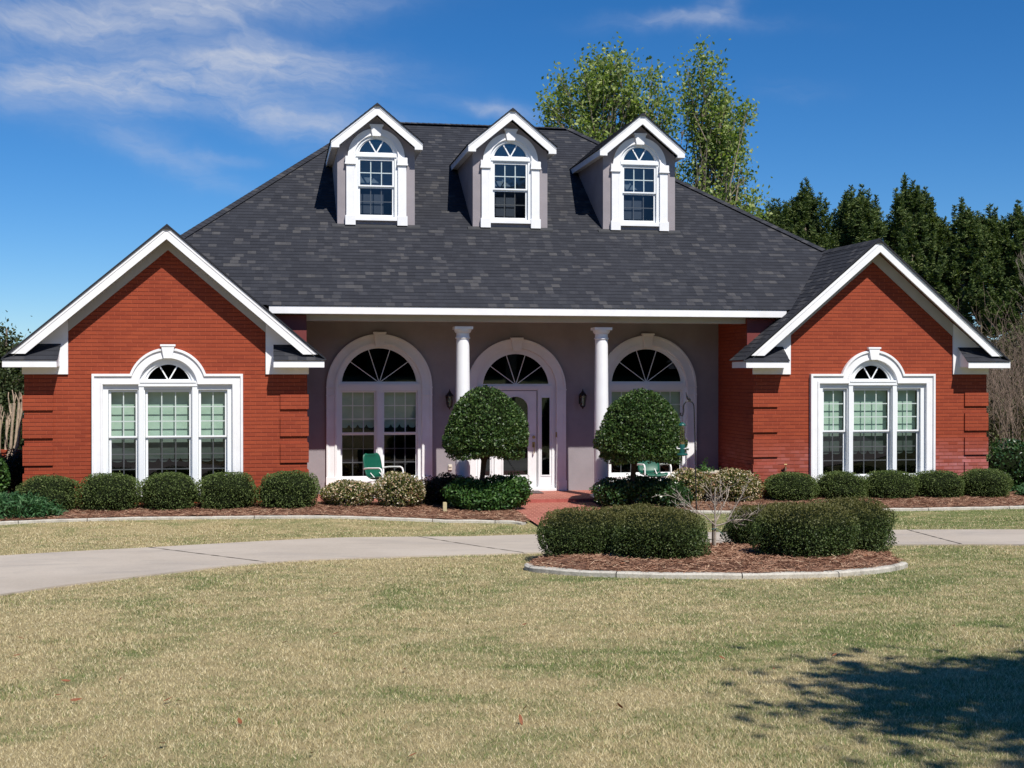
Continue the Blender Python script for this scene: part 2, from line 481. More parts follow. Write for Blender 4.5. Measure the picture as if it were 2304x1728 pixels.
def add_obj_copy(src, loc=None, rz=0.0, sc=None, label=None, group=None):
    """copy a thing with its parts and sub-parts"""
    r = src.copy(); col.objects.link(r)
    if loc is not None: r.location = loc
    r.rotation_euler = (0, 0, rz)
    if sc: r.scale = sc
    if label: r['label'] = label
    if group: r['group'] = group
    for ch in list(src.children):
        c = ch.copy(); col.objects.link(c); c.parent = r
        for g2 in list(ch.children):
            d = g2.copy(); col.objects.link(d); d.parent = c
    return r


# ------------------------------------------------------------------ ground
GK = [(-60, .2), (-25, -1.6), (-3, -2.64), (-2, -2.58), (0, -2.55), (60, -2.6), (200, -2.7)]
GX = [-4, 1, 3, 8, 10]; GZ = [.10, .08, 0, 0, .05]


def gz(x, y):
    return np.interp(y, [a for a, b in GK], [b for a, b in GK]) + np.interp(x, GX, GZ) * np.interp(y, [-9, -3], [0, 1])


def ground():
    xs = sorted(set([-400, -200, -100, -60, -40, -25] + list(np.arange(-18, 26.01, .5)) + [30, 40, 60, 100, 200, 400] + GX))
    ys = sorted(set([-200, -100, -60, -40, -30, -25] + list(np.arange(-24, 4.01, .5)) + [8, 14, 20, 40, 60, 100, 200, 400, 900] + [-3, -2, 0]))
    V = [(x, y, float(gz(x, y))) for y in ys for x in xs]; n = len(xs)
    F = [(j * n + i, j * n + i + 1, (j + 1) * n + i + 1, (j + 1) * n + i) for j in range(len(ys) - 1) for i in range(n - 1)]
    me = bpy.data.meshes.new('ground'); me.from_pydata(V, [], F); me.materials.append(M['lawn_ground'])
    me.polygons.foreach_set('use_smooth', [True] * len(F)); o = bpy.data.objects.new('ground', me); col.objects.link(o)
    tag(o, kind='structure')


ground()


def catmull(P, n=8, closed=False):
    P = [np.array(p, float) for p in P]; out = []; m = len(P)
    for i in range(m if closed else m - 1):
        p0 = P[(i - 1) % m] if closed or i > 0 else 2 * P[0] - P[1]; p1 = P[i]; p2 = P[(i + 1) % m]
        p3 = P[(i + 2) % m] if closed or i + 2 < m else 2 * P[-1] - P[-2]
        for k in range(n):
            t = k / n
            out.append(.5 * ((2 * p1) + (-p0 + p2) * t + (2 * p0 - 5 * p1 + 4 * p2 - p3) * t * t + (-p0 + 3 * p1 - 3 * p2 + p3) * t ** 3))
    if not closed: out.append(P[-1])
    return out


# driveway: cross-sections (far edge, near edge, joint?)
CS = [((-13, -22), (-6.5, -24), 0), ((-8.8, -11), (-4.3, -14), 0), ((-5.1, -7.45), (-2.80, -10.95), 1), ((-3.4, -6.50), (-1.52, -9.36), 0),
      ((-1.72, -5.86), (-.08, -8.17), 1), ((.3, -5.10), (1.6, -7.83), 0), ((2.23, -4.66), (3.33, -7.62), 1), ((4.3, -4.45), (5, -7.55), 0),
      ((6.3, -4.65), (6.6, -7.6), 1), ((8.2, -5.1), (8.2, -7.7), 0), ((9.95, -5.55), (9.50, -8.03), 1), ((12, -6.1), (10.6, -8.5), 0),
      ((14.5, -7.4), (12.5, -10), 1), ((18, -11), (15, -14), 0), ((20, -20), (16.5, -22), 0)]
NC = 10
FAR = catmull([c[0] for c in CS], NC); NEAR = catmull([c[1] for c in CS], NC)


def driveway():
    mb = MB(); jt = {i * NC for i, c in enumerate(CS) if c[2]}
    W_ = 8
    def pt(i, t):
        p = FAR[i] * (1 - t) + NEAR[i] * t; return p
    for i in range(len(FAR) - 1):
        a = i; b = i + 1
        ga = .006 if a in jt else 0; gb = .006 if b in jt else 0
        for k in range(W_):
            t0, t1 = k / W_, (k + 1) / W_
            q = [pt(a, t0), pt(a, t1), pt(b, t1), pt(b, t0)]
            dirv = unit(pt(b, .5) - pt(a, .5))
            P = []
            for j, p in enumerate(q):
                p2 = p + dirv * (ga if j < 2 else -gb); P.append((p2[0], p2[1], float(gz(p2[0], p2[1])) + .022))
            mb.poly(P, 0)
        # the thickness of the slab at both edges
        for t in (0, 1):
            p, q = pt(a, t), pt(b, t)
            mb.poly([(p[0], p[1], float(gz(*p)) + .022), (q[0], q[1], float(gz(*q)) + .022), (q[0], q[1], float(gz(*q)) - .05), (p[0], p[1], float(gz(*p)) - .05)], 0)
        if a in jt:
            for k in range(W_ * 2):
                p, q = pt(a, k / W_ / 2), pt(a, (k + 1) / W_ / 2)
                d = unit(pt(b, .5) - pt(a, .5)) * (.011 + .006 * math.sin(k * 2.7 + a))
                mb.poly([(*(p - d), float(gz(*p)) + .026), (*(q - d), float(gz(*q)) + .026), (*(q + d), float(gz(*q)) + .026), (*(p + d), float(gz(*p)) + .026)], 1)
    tag(mb.build('driveway', ['concrete', 'joint']), kind='structure')


driveway()
DRIVE_POLY = np.array(list(FAR) + list(reversed(NEAR)))


def in_poly(X, Y, poly):
    inside = np.zeros(X.shape, bool); n = len(poly); j = n - 1
    for i in range(n):
        xi, yi = poly[i]; xj, yj = poly[j]
        c = ((yi > Y) != (yj > Y)) & (X < (xj - xi) * (Y - yi) / (yj - yi + 1e-12) + xi)
        inside ^= c; j = i
    return inside


KERB_L = catmull([(-12, -4.0), (-9, -3.1), (-6, -2.4), (-4.45, -2.07), (-3.74, -1.92), (-2.25, -1.76), (.09, -1.86), (2.49, -2.08), (3.6, -2.26), (4.14, -2.40), (4.30, -2.58)], 6)
KERB_R = catmull([(6.3, -1.35), (7.47, -1.53), (9.34, -2.03), (11.2, -2.16), (12.5, -2.2), (14.06, -2.19), (17, -2.2), (22, -2.4)], 6)
ISL = catmull([(3.05, -9.50), (3.10, -10.0), (3.68, -10.62), (4.59, -11.07), (5.57, -11.30), (6.44, -11.2), (7.27, -10.62), (7.52, -9.95), (7.84, -9.1), (7.9, -8.2),
               (7.4, -7.7), (6, -7.68), (4.6, -7.72), (3.85, -8.0), (3.36, -8.7)], 6, True)


def bed(name, poly, lift, hump=0.0):
    """mulch sheet over a polygon, slightly heaped"""
    poly = np.array(poly); x0, y0 = poly.min(0); x1, y1 = poly.max(0); mb = MB(); s = .14
    pl = [Vector((p[0], p[1], 0)) for p in poly]
    bm = bmesh.new(); vs_ = [bm.verts.new((p[0], p[1], 0)) for p in poly]; bm.faces.new(vs_)
    bmesh.ops.triangulate(bm, faces=bm.faces)
    xs = np.arange(x0, x1, s); ys = np.arange(y0, y1, s)
    for a in xs[1:]:
        bmesh.ops.bisect_plane(bm, geom=bm.verts[:] + bm.edges[:] + bm.faces[:], plane_co=(a, 0, 0), plane_no=(1, 0, 0))
    for a in ys[1:]:
        bmesh.ops.bisect_plane(bm, geom=bm.verts[:] + bm.edges[:] + bm.faces[:], plane_co=(0, a, 0), plane_no=(0, 1, 0))
    for v in bm.verts:
        d = np.min(np.hypot(poly[:, 0] - v.co.x, poly[:, 1] - v.co.y))
        v.co.z = float(gz(v.co.x, v.co.y)) + lift + min(d, .5) * hump + .012 * math.sin(v.co.x * 9.1 + 3 * v.co.y) + .010 * math.sin(v.co.y * 13 - v.co.x * 5)
    me = bpy.data.meshes.new(name); bm.to_mesh(me); bm.free(); me.materials.append(M['mulch'])
    me.polygons.foreach_set('use_smooth', [True] * len(me.polygons))
    o = bpy.data.objects.new(name, me); col.objects.link(o); tag(o, kind='structure'); return o


BED_L = [tuple(p) for p in KERB_L] + [(4.42, -2.45), (4.42, .28), (.7, .28), (.7, -.0), (-12, 0)]
BED_R = [(6.25, .28)] + [(6.25, -1.3)] + [tuple(p) for p in KERB_R] + [(22, 0), (9.6, 0), (9.4, .28)]
bed('mulch_bed', BED_L, .045, .03); bed('mulch_bed', BED_R, .045, .03); bed('mulch_bed', [tuple(p) for p in ISL], .055, .12)


def kerb(path, w_, h, gaps, closed=False):
    mb = MB(); P = [np.array(p) for p in path]; n = len(P)
    segs = range(n if closed else n - 1)
    for i in segs:
        a, b = P[i], P[(i + 1) % n]
        def nr(k):
            q = P[(k + 1) % n] if (closed or k + 1 < n) else P[k]; p = P[(k - 1) % n] if (closed or k > 0) else P[k]
            d = unit(q - p); return np.array([-d[1], d[0]])
        na, nb = nr(i), nr((i + 1) % n); t = b - a; gap = .012 if i in gaps else 0.0
        t = unit(t) * gap; a2 = a + t; b2 = b
        za, zb = float(gz(*a)), float(gz(*b))
        ha = h * (1 + .05 * math.sin(i * 1.1)); hb = h * (1 + .05 * math.sin((i + 1) * 1.1)) if (i + 1) % n or closed else h
        prof = [(-w_ / 2, -.08, 0), (-w_ / 2, .75, 0), (-w_ / 2 + .025, 1, 1), (w_ / 2 - .025, 1, 1), (w_ / 2, .75, 0), (w_ / 2, -.08, 0)]
        A = [(a2[0] + na[0] * o, a2[1] + na[1] * o, za + ha * z) for o, z, _ in prof]; B = [(b2[0] + nb[0] * o, b2[1] + nb[1] * o, zb + hb * z) for o, z, _ in prof]
        for k in range(len(prof) - 1): mb.poly([A[k], A[k + 1], B[k + 1], B[k]])
        if gap or (not closed and i in (0, n - 2)): mb.poly(A); mb.poly(B)
        if gap: mb.tube([(a[0] - na[0] * w_ * .45, a[1] - na[1] * w_ * .45, za + h * .5), (a[0] + na[0] * w_ * .45, a[1] + na[1] * w_ * .45, za + h * .5)], .008, 4, 1)
    tag(mb.build('kerb', ['kerb_concrete', 'joint']), kind='structure')


kerb(KERB_L, .12, .048, {10, 20, 27, 35, 43, 50}); kerb(KERB_R, .12, .048, {5, 11, 17, 22, 29}); kerb(ISL[:38], .14, .065, {4, 13, 21, 28, 34})

# brick walk from the step to the drive
wk = MB()
for (y0, y1) in [(.27 - i * .4, .27 - (i + 1) * .4) for i in range(13)]:
    def wx(y): return 4.44 + max(0, -y - 2) * .08, 6.2 + max(0, -y - 1.5) * .10
    a0, b0 = wx(y0); a1, b1 = wx(y1)
    if y1 < -4.62: break
    for k in range(4):
        f0, f1 = k / 4, (k + 1) / 4
        P = [(a0 + (b0 - a0) * f0, y0), (a0 + (b0 - a0) * f1, y0), (a1 + (b1 - a1) * f1, y1), (a1 + (b1 - a1) * f0, y1)]
        wk.poly([(x, y, float(gz(x, y)) + .04) for x, y in P])
tag(wk.build('path', 'paver'), kind='structure')
WALK = np.array([(4.42, .3), (4.42, -2), (4.66, -4.9), (6.6, -4.9), (6.22, .3)])

# ------------------------------------------------------------------ the house
house = empty('brick_house', (5, 7, -2.55), 0, 'red brick one-storey house with white trim, dark hip roof, three dormers', 'house')
HOFF = Vector((-5, -7, 2.55))


def hb(mb, name, mats, parent=None, **kw):
    """build a house part: world coordinates, parented to the house"""
    o = mb.build(name, mats, None, **kw)
    p = parent or house
    o.parent = p
    o.matrix_parent_inverse = Matrix.Identity(4)
    if p is house: o.location = HOFF
    return o


CL, CR, HW = -1.89, 12.02, 2.535
FL = -2.45                                         # porch floor level
PY = 2.13                                          # plane of the porch wall


def arc(cx, cz, r, a0, a1, n=24):
    return [(cx + r * math.cos(R(a0 + (a1 - a0) * k / n)), cz + r * math.sin(R(a0 + (a1 - a0) * k / n))) for k in range(n + 1)]


def wingloop(a, zb):
    r = .72 - a; zs = .015 - a; ang = math.degrees(math.asin((zs + .225) / r)); h = 1.352 - a
    return [(-h, zb), (-h, zs)] + arc(0, -.225, r, 180 - ang, ang, 28) + [(h, zs), (h, zb)]


def archloop(r, cz, zb, h=None):
    h = h or r
    return [(-h, zb), (-h, cz)] * 1 + arc(0, cz, r, 180, 0, 32)[(1 if h == r else 0):(-1 if h == r else None)] + [(h, cz), (h, zb)]


def rect(x0, x1, z0, z1): return [(x0, z0), (x0, z1), (x1, z1), (x1, z0)]
def halfdisc(r, cz, zb, n=28):
    a = math.degrees(math.asin((zb - cz) / r)); return arc(0, cz, r, 180 - a, a, n)


def sash_unit(fr, gl, gls, x0, x1, zt, zm1, zm0, zb, ox, y, nc, nr, st=.04, nr2=None):
    """double hung unit: glass x0..x1; upper glass zt..zm1, lower glass zm0..zb"""
    g = .010
    fr.plate(rect(x0 - st, x1 + st, zm1 - .03, zt + st), [rect(x0, x1, zm1, zt)], y, y + .035, 0, ox)
    fr.plate(rect(x0 - st, x1 + st, zb - st, zm0 + .035), [rect(x0, x1, zb, zm0)], y + .037, y + .07, 0, ox)
    for (a, b, yy, rows) in ((zm1, zt, y + .024, nr), (zb, zm0, y + .060, nr2 or nr)):
        for k in range(1, nc):
            x = x0 + (x1 - x0) * k / nc; fr.box(ox + x - g, ox + x + g, yy, yy + .008, a, b)
        for k in range(1, rows):
            z = a + (b - a) * k / rows; fr.box(ox + x0, ox + x1, yy - .0015, yy + .0065, z - g, z + g)
    gl.poly([(ox + x0, y + .020, zm1), (ox + x1, y + .020, zm1), (ox + x1, y + .020, zt), (ox + x0, y + .020, zt)])
    gls.poly([(ox + x0, y + .053, zb), (ox + x1, y + .053, zb), (ox + x1, y + .053, zm0), (ox + x0, y + .053, zm0)])


def rays(fr, ox, cz0, r, cz, angs, y, wd=.011):
    for a in angs:
        c, s = math.cos(R(a)), math.sin(R(a))
        b = s * (cz0 - cz); L = -b + math.sqrt(max(0, b * b + r * r - (cz0 - cz) ** 2))
        p0 = Vector((ox, y, cz0)); d = Vector((c, 0, s)); q = Vector((-s, 0, c)) * wd
        A = [p0 + q, p0 - q, p0 + d * L - q, p0 + d * L + q]
        i = len(fr.v); fr.v += [tuple(v) for v in A] + [tuple(v + Vector((0, .012, 0))) for v in A]
        for f in ((0, 1, 2, 3), (7, 6, 5, 4), (0, 4, 5, 1), (1, 5, 6, 2), (2, 6, 7, 3), (3, 7, 4, 0)):
            fr.f.append(tuple(i + k for k in f)); fr.m.append(0); fr.uv.append(None)


def keystone(ox, zt, zb, ht, hb_, y0, y1):
    k = MB(); k.prism([(ox - ht, zt), (ox + ht, zt), (ox + hb_, zb), (ox - hb_, zb)], 'y', y0, y1)
    k.box(ox - ht - .012, ox + ht + .012, y0 - .012, y1, zt - .035, zt + .002)
    return k


def scallop(x0, x1, zt, zb, n):
    P = [(x0, zt), (x1, zt)]
    for k in range(n, 0, -1):
        xa = x0 + (x1 - x0) * k / n; xb = x0 + (x1 - x0) * (k - 1) / n
        for q in range(5): 
            t = q / 5; P.append((xa + (xb - xa) * t, zb - .045 * math.sin(math.pi * t) ** .7 + (.03 if q == 0 else 0)))
    P.append((x0, zb)); return P


# --- wings
for C, side in ((CL, 'L'), (CR, 'R')):
    # front wall with the window opening
    wl = MB(); wl.plate([(-HW, -3.0), (-HW, .44), (0, 2.60), (HW, .44), (HW, -3.0)], [wingloop(.12, -2.12)], 0, .2, 0, C)
    hb(wl, 'brick_wall', 'brick')
    # quoins
    for s in (-1, 1):
        for zt_, zb_ in ((-.374, -.653), (-.794, -1.160), (-1.291, -1.652), (-1.80, -2.16)):
            q = MB(); xa, xb = sorted((C + s * (HW - .50), C + s * (HW + .028)))
            q.box(xa, xb, -.032, .40 if True else 0, zb_, zt_); hb(q, 'quoin', 'brick', bevel=.004)
    # window
    win = bpy.data.objects.new('window', None); col.objects.link(win); win.parent = house; win.location = HOFF
    cs = MB(); cs.plate(wingloop(0, -2.16), [wingloop(.195, -2.06)], -.055, .015, 0, C)
    cs.plate(wingloop(-.006, -2.12), [wingloop(.042, -2.12 + .0)], -.082, -.0545, 0, C) if False else None
    lip = wingloop(0, -2.10); inn = wingloop(.045, -2.10)
    cs.plate(lip + list(reversed(inn)), [], -.085, -.056, 0, C)
    lip2 = wingloop(.150, -2.06); inn2 = wingloop(.192, -2.06)
    cs.plate(lip2 + list(reversed(inn2)), [], -.070, -.056, 0, C)
    hb(cs, 'casing', 'white_trim', win, bevel=.004)
    hb(keystone(C, .555, .30, .125, .075, -.115, -.04), 'keystone', 'white_trim', win, bevel=.004)
    sl = MB(); sl.box(C - 1.365, C + 1.365, -.09, .10, -2.235, -2.135); hb(sl, 'sill', 'white_trim', win, bevel=.004)
    fr = MB(); units = ((-1.024, -.589, 2), (-.372, .372, 3), (.584, 1.021, 2))
    holes = [rect(x0 - .045, x1 + .045, -2.085, -.277) for x0, x1, _ in units] + [halfdisc(.44, -.215, -.12)]
    fr.plate(wingloop(.185, -2.12), holes, .0, .13, 0, C)
    for x in (-.478, .478): fr.box(C + x - .045, C + x + .045, -.038, -.001, -2.12, -.216)
    fr.box(C - .53, C + .53, -.050, -.001, -.214, -.113); fr.box(C - .50, C + .50, -.062, -.049, -.150, -.125)
    fr.plate(halfdisc(.455, -.215, -.112), [halfdisc(.392, -.205, -.085)], .03, .075, 0, C)
    fr.box(C - 1.16, C + 1.16, -.022, -.001, -.30, -.262) if False else None
    gl, gls = MB(), MB()
    for x0, x1, nc in units: sash_unit(fr, gl, gls, x0, x1, -.322, -1.130, -1.190, -2.030, C, .055, nc, 3)
    rays(fr, C, -.112, .392, -.205, (60, 120), .05, .012)
    hb(fr, 'sash', 'sash_white', win)
    gl.prism([(C + p[0], p[1]) for p in halfdisc(.41, -.205, -.1)], 'y', .064, .066, 1)
    o = hb(gl, 'glass', ['glass', 'dark_glass'], win); hb(gls, 'glass', 'screened_glass', win)
    for x0, x1, nc in units:
        bd = MB(); bd.prism([(C + p[0], p[1]) for p in scallop(x0 - .03, x1 + .03, -.26, -1.58, 2 if nc == 2 else 4)], 'y', .20, .203)
        hb(bd, 'window_shade', 'window_shade', win)
    # white boards at the gable ends, darkened with painted shade along the rakes
    for s in (-1, 1):
        fz = MB(); fz.prism([(C + s * a, z) for a, z in ((1.768, .008), (2.565, .008), (2.565, .40), (1.768, 1.05))], 'y', -.035, -.002)
        hb(fz, 'frieze_board', 'white_trim')
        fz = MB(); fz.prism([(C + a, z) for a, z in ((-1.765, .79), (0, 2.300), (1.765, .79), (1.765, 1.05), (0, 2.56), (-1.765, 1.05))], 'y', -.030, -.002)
    hb(fz, 'frieze_board', 'soffit_shaded_white')
    rk = MB()
    for s in (-1, 1):
        rk.prism([(C + s * a, z) for a, z in ((0, 2.700), (2.722, .375), (2.452, .375), (0, 2.468))], 'y', -.36, -.325)
        rk.prism([(C + s * a, z) for a, z in ((0, 2.702), (2.724, .376), (2.640, .376), (0, 2.632))], 'y', -.369, -.3602)
    hb(rk, 'rake_board', 'white_trim')
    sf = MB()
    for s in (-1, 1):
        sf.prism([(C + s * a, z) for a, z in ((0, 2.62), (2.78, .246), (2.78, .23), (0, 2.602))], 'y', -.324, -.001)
    hb(sf, 'soffit', 'soffit_shaded_white')
    # cornice returns
    for s in (-1, 1):
        rt = MB(); xa, xb = sorted((C + s * 1.912, C + s * 2.84))
        rt.box(xa, xb, -.385, -.345, .135, .258)
        inner = (C > 5 and s < 0) or (C < 5 and s > 0)
        yb = .42 if inner else 14
        xo = C + s * 2.84; xi = C + s * 2.80
        rt.box(min(xo, xi), max(xo, xi), -.3445, yb, .135, .258)
        x2, x3 = sorted((C + s * 1.912, C + s * 2.799)); rt.box(x2, x3, -.3445, -.036, .150, .165)
        x2, x3 = sorted((C + s * (HW + .001), C + s * 2.799)); rt.box(x2, x3, -.035, yb, .150, .165)
        x2, x3 = sorted((C + s * 1.912, C + s * 1.935)); rt.prism([(-.3445, .166), (-.0355, .166), (-.0355, .545), (-.3445, .258)], 'x', x2, x3)
        hb(rt, 'cornice_return', 'white_trim')

# side, back and inner walls
sw = MB(); sw.box(CL - HW, CL - HW + .2, .2005, 14.2, -3, .5); sw.box(CR + HW - .2, CR + HW, .2005, 14.2, -3, .5)
sw.box(CL - HW + .2005, CR + HW - .2005, 14.0, 14.2, -3, 1.1); hb(sw, 'brick_wall', 'brick')
for x0, x1 in ((CL + HW - .2, CL + HW), (CR - HW, CR - HW + .2)):
    q = MB(); q.prism([(.2005, -3), (PY + .2, -3), (PY + .2, 1.14), (.42, 1.14), (.42, .5), (.2005, .5)], 'x', x0, x1); hb(q, 'brick_wall', 'brick')
for xa, xb, s in ((CL + HW, -.02, -1), (CR - HW, 10.2, 1)):
    pn = MB()
    if s < 0: pn.prism([(.644, .30), (.644, 1.14), (-.35, 1.14), (-.35, .9)], 'y', .385, .412)
    else: pn.prism([(9.485, .30), (9.485, 1.14), (10.45, 1.14), (10.45, .9)], 'y', .385, .412)
    hb(pn, 'frieze_panel', 'red_paint')

# porch wall with three arched openings
A1, A2, A3 = 2.172, 5.04, 7.885
pw = MB(); ho = [[(p[0] + c, p[1]) for p in archloop(.93, -.25, -2.22 if c != A2 else -2.44)] for c in (A1, A2, A3)]
pw.plate([(.6445, -2.6), (.6445, 1.2), (9.4845, 1.2), (9.4845, -2.6)], ho, PY, PY + .2)
hb(pw, 'porch_wall', 'stucco')
fl = MB(); fl.box(.6445, 9.4845, .28, PY - .001, -3, FL); hb(fl, 'porch_floor', 'paver')
edge = MB(); edge.box(.6445, 9.4845, .245, .2795, -3, FL + .002); hb(edge, 'step', 'step_brick')
fi = MB(); fi.box(CL - HW + .21, CR + HW - .21, PY + .21, 13.9, -2.6, FL - .02); fi.box(CL - HW + .21, CL + HW - .21, .21, PY + .2, -2.6, FL - .02)
fi.box(CR - HW + .21, CR + HW - .21, .21, PY + .2, -2.6, FL - .02)
fi.box(CL + HW - .19, CR - HW + .19, 5.4, 5.5, FL - .01, 1.1); fi.box(CL - HW + .3, CL + HW - .25, 3.4, 3.5, FL - .01, .3); fi.box(CR - HW + .3, CR + HW - .3, 3.4, 3.5, FL - .01, .3)
hb(fi, 'interior_wall', 'interior')
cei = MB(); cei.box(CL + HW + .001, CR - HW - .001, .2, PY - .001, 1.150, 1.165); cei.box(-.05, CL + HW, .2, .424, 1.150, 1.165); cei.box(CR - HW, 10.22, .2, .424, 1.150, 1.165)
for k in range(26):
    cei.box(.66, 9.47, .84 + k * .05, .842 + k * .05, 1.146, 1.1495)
hb(cei, 'porch_ceiling', 'soffit_shaded_white')
bmx = MB(); bmx.box(CL + HW + .001, CR - HW - .001, .47, .78, 1.040, 1.149); hb(bmx, 'porch_beam', 'soffit_shaded_white')
fa = MB(); fa.box(-.06, 10.24, .158, .2, 1.155, 1.302); hb(fa, 'fascia', 'white_trim', bevel=.004)
for ox, c in ((3.69, 0), (6.50, 1)):
    cm = MB()
    prof = [(.185, FL), (.185, FL + .06), (.165, FL + .062), (.175, FL + .09), (.165, FL + .12), (.147, FL + .13)]
    prof += [(.147 - .020 * max(0, (k - 5) / 15) ** 1.3, FL + .13 + (3.02) * k / 20) for k in range(21)]
    z = FL + 3.15
    prof += [(.127, z), (.146, z + .012), (.146, z + .035), (.128, z + .045), (.128, z + .115), (.150, z + .125), (.172, z + .165), (.172, z + .19)]
    cm.lathe(prof, (ox, .62, 0), 40); cm.box(ox - .18, ox + .18, .44, .80, z + .190, z + .245); cm.box(ox - .19, ox + .19, .43, .81, FL, FL + .03)
    for k in range(8):
        a = k * math.pi / 4 + .2; cm.box(ox - .15 + k * .038, ox - .13 + k * .038, .432, .44, z + .2, z + .24)
    hb(cm, 'column', 'column_white', smooth=True)

# porch arch windows
for c in (A1, A3):
    win = bpy.data.objects.new('window', None); col.objects.link(win); win.parent = house; win.location = HOFF
    y = PY
    cs = MB(); cs.plate(archloop(1.085, -.25, -2.28), [archloop(.87, -.25, -2.17)], y - .055, y + .02, 0, c)
    cs.plate(archloop(1.088, -.25, -2.27) + list(reversed(archloop(1.045, -.25, -2.27))), [], y - .075, y - .0555, 0, c)
    cs.plate(archloop(.92, -.25, -2.17) + list(reversed(archloop(.875, -.25, -2.17))), [], y - .07, y - .0555, 0, c)
    for s in (-1, 1):
        xa, xb = sorted((c + s * .885, c + s * 1.095)); cs.box(xa, xb, y - .082, y - .0755, -.275, -.25); cs.box(xa, xb, y - .082, y - .0755, -.43, -.41); cs.box(xa, xb, y - .09, y - .0755, -2.30, -2.10)
    cs.box(c - 1.11, c + 1.11, y - .12, y - .0, -2.345, -2.285)
    hb(cs, 'casing', 'white_trim', win, bevel=.004)
    hb(keystone(c, .878, .58, .125, .085, y - .115, y - .04), 'keystone', 'white_trim', win, bevel=.004)
    fr = MB(); units = ((-.762, -.105), (.103, .759))
    holes = [rect(a - .035, b + .035, -2.13, -.330) for a, b in units] + [halfdisc(.80, -.23, -.165)]
    fr.plate(archloop(.88, -.25, -2.20), holes, y + .0, y + .13, 0, c)
    fr.plate(halfdisc(.81, -.23, -.168), [halfdisc(.772, -.227, -.145)], y + .03, y + .07, 0, c)
    fr.box(c - .84, c + .84, y - .025, y - .001, -.255, -.19); fr.box(c - .045, c + .045, y - .025, y - .001, -2.17, -.256)
    gl, gls = MB(), MB()
    for a, b in units: sash_unit(fr, gl, gls, a, b, -.366, -1.189, -1.248, -2.096, c, y + .05, 3, 3, .033)
    rays(fr, c, -.165, .772, -.227, (36, 72, 108, 144), y + .045, .007)
    hb(fr, 'sash', 'sash_white', win)
    gl.prism([(c + p[0], p[1]) for p in halfdisc(.79, -.227, -.16)], 'y', y + .062, y + .064, 1)
    hb(gl, 'glass', ['glass', 'dark_glass'], win); hb(gls, 'glass', 'screened_glass', win)
    for a, b in units:
        bd = MB(); bd.prism([(c + p[0], p[1]) for p in scallop(a - .03, b + .03, -.30, -1.06, 4)], 'y', y + .20, y + .203); hb(bd, 'window_shade', 'window_shade', win)

# front door with side lights and fanlight
c, y = A2, PY
dw = bpy.data.objects.new('doorway', None); col.objects.link(dw); dw.parent = house; dw.location = HOFF
cs = MB(); cs.plate(archloop(1.035, -.30, FL, 1.07) if False else archloop(1.05, -.305, FL), [archloop(.86, -.305, FL + .0)], y - .055, y + .02, 0, c) if False else None
OUT = archloop(1.055, -.305, FL); INN = archloop(.86, -.305, FL)
cs.plate(OUT + list(reversed(INN)), [], y - .055, y + .02, 0, c)
cs.plate(archloop(1.058, -.305, FL) + list(reversed(archloop(1.015, -.305, FL))), [], y - .075, y - .0555, 0, c)
for s in (-1, 1):
    xa, xb = sorted((c + s * .885, c + s * 1.07)); cs.box(xa, xb, y - .082, y - .0755, -.33, -.305); cs.box(xa, xb, y - .09, y - .0755, FL + .001, FL + .22)
hb(cs, 'casing', 'white_trim', dw, bevel=.004)
hb(keystone(c, .775, .50, .125, .085, y - .115, y - .04), 'keystone', 'white_trim', dw, bevel=.004)
fr = MB(); fr.plate(archloop(.87, -.305, FL + .06), [halfdisc(.72, -.269, -.21), rect(-.47, .47, -2.37, -.33), rect(.545, .735, -2.13, -.47), rect(-.735, -.545, -2.13, -.47)], y + .04, y + .17, 0, c)
fr.plate(halfdisc(.735, -.269, -.214), [halfdisc(.704, -.269, -.195)], y + .03, y + .0395, 0, c)
fr.box(c - .80, c + .80, y + .01, y + .0395, -.30, -.235)
for s in (-1, 1):
    for e in (.505, .79): fr.box(c + s * e - .02, c + s * e + .02, y + .02, y + .0395, FL + .06, -.301)
    a, b = sorted((c + s * .555, c + s * .725)); fr.plate(rect(a - .02, b + .02, -2.145, -.455), [rect(a, b, -2.116, -.486)], y + .03, y + .0395)
rays(fr, c, -.214, .704, -.269, (36, 72, 108, 144), y + .05, .007)
hb(fr, 'door_frame', 'sash_white', dw)
gl = MB(); gl.prism([(c + p[0], p[1]) for p in halfdisc(.715, -.269, -.212)], 'y', y + .062, y + .064)
for s in (-1, 1):
    a, b = sorted((c + s * .548, c + s * .732)); gl.box(a, b, y + .062, y + .064, -2.128, -.472)
hb(gl, 'glass', 'dark_glass', dw)
sl = MB(); sl.box(c - .86, c + .86, y - .06, y + .12, FL, FL + .058); hb(sl, 'threshold', 'white_trim', dw, bevel=.004)
door = MB()
dg = [(-.262, -2.116)] + [(-.262, -.70)] + [(.262 * math.cos(R(180 - k * 9)), -.70 + .235 * math.sin(R(k * 9))) for k in range(1, 20)] + [(.262, -.70), (.262, -2.116)]
door.plate(rect(-.452, .452, -2.365, -.345), [dg], y + .07, y + .115, 0, c)
ring = [(p[0] * 1.13, (p[1] + 1.29) * 1.035 - 1.29) for p in dg]
door.plate(ring + list(reversed(dg)), [], y + .058, y + .0695, 0, c)
hb(door, 'door', 'white_trim', dw, bevel=.003)
dgl = MB(); dgl.prism([(c + p[0] * 1.03, p[1]) for p in dg], 'y', y + .09, y + .093); hb(dgl, 'glass', 'dark_glass', dw)
hd = MB(); hx = 5.425
hd.lathe([(.001, -.02), (.03, -.02), (.034, 0), (.03, .02), (.001, .02)], (0, 0, 0), 16)
hd.v = [(hx + v[0], y + .05 + v[2], -1.315 + v[1]) for v in hd.v]
hb(hd, 'deadbolt', 'brass', dw, smooth=True); hd = MB()
hd.box(hx - .028, hx + .028, y + .045, y + .069, -1.53, -1.42)
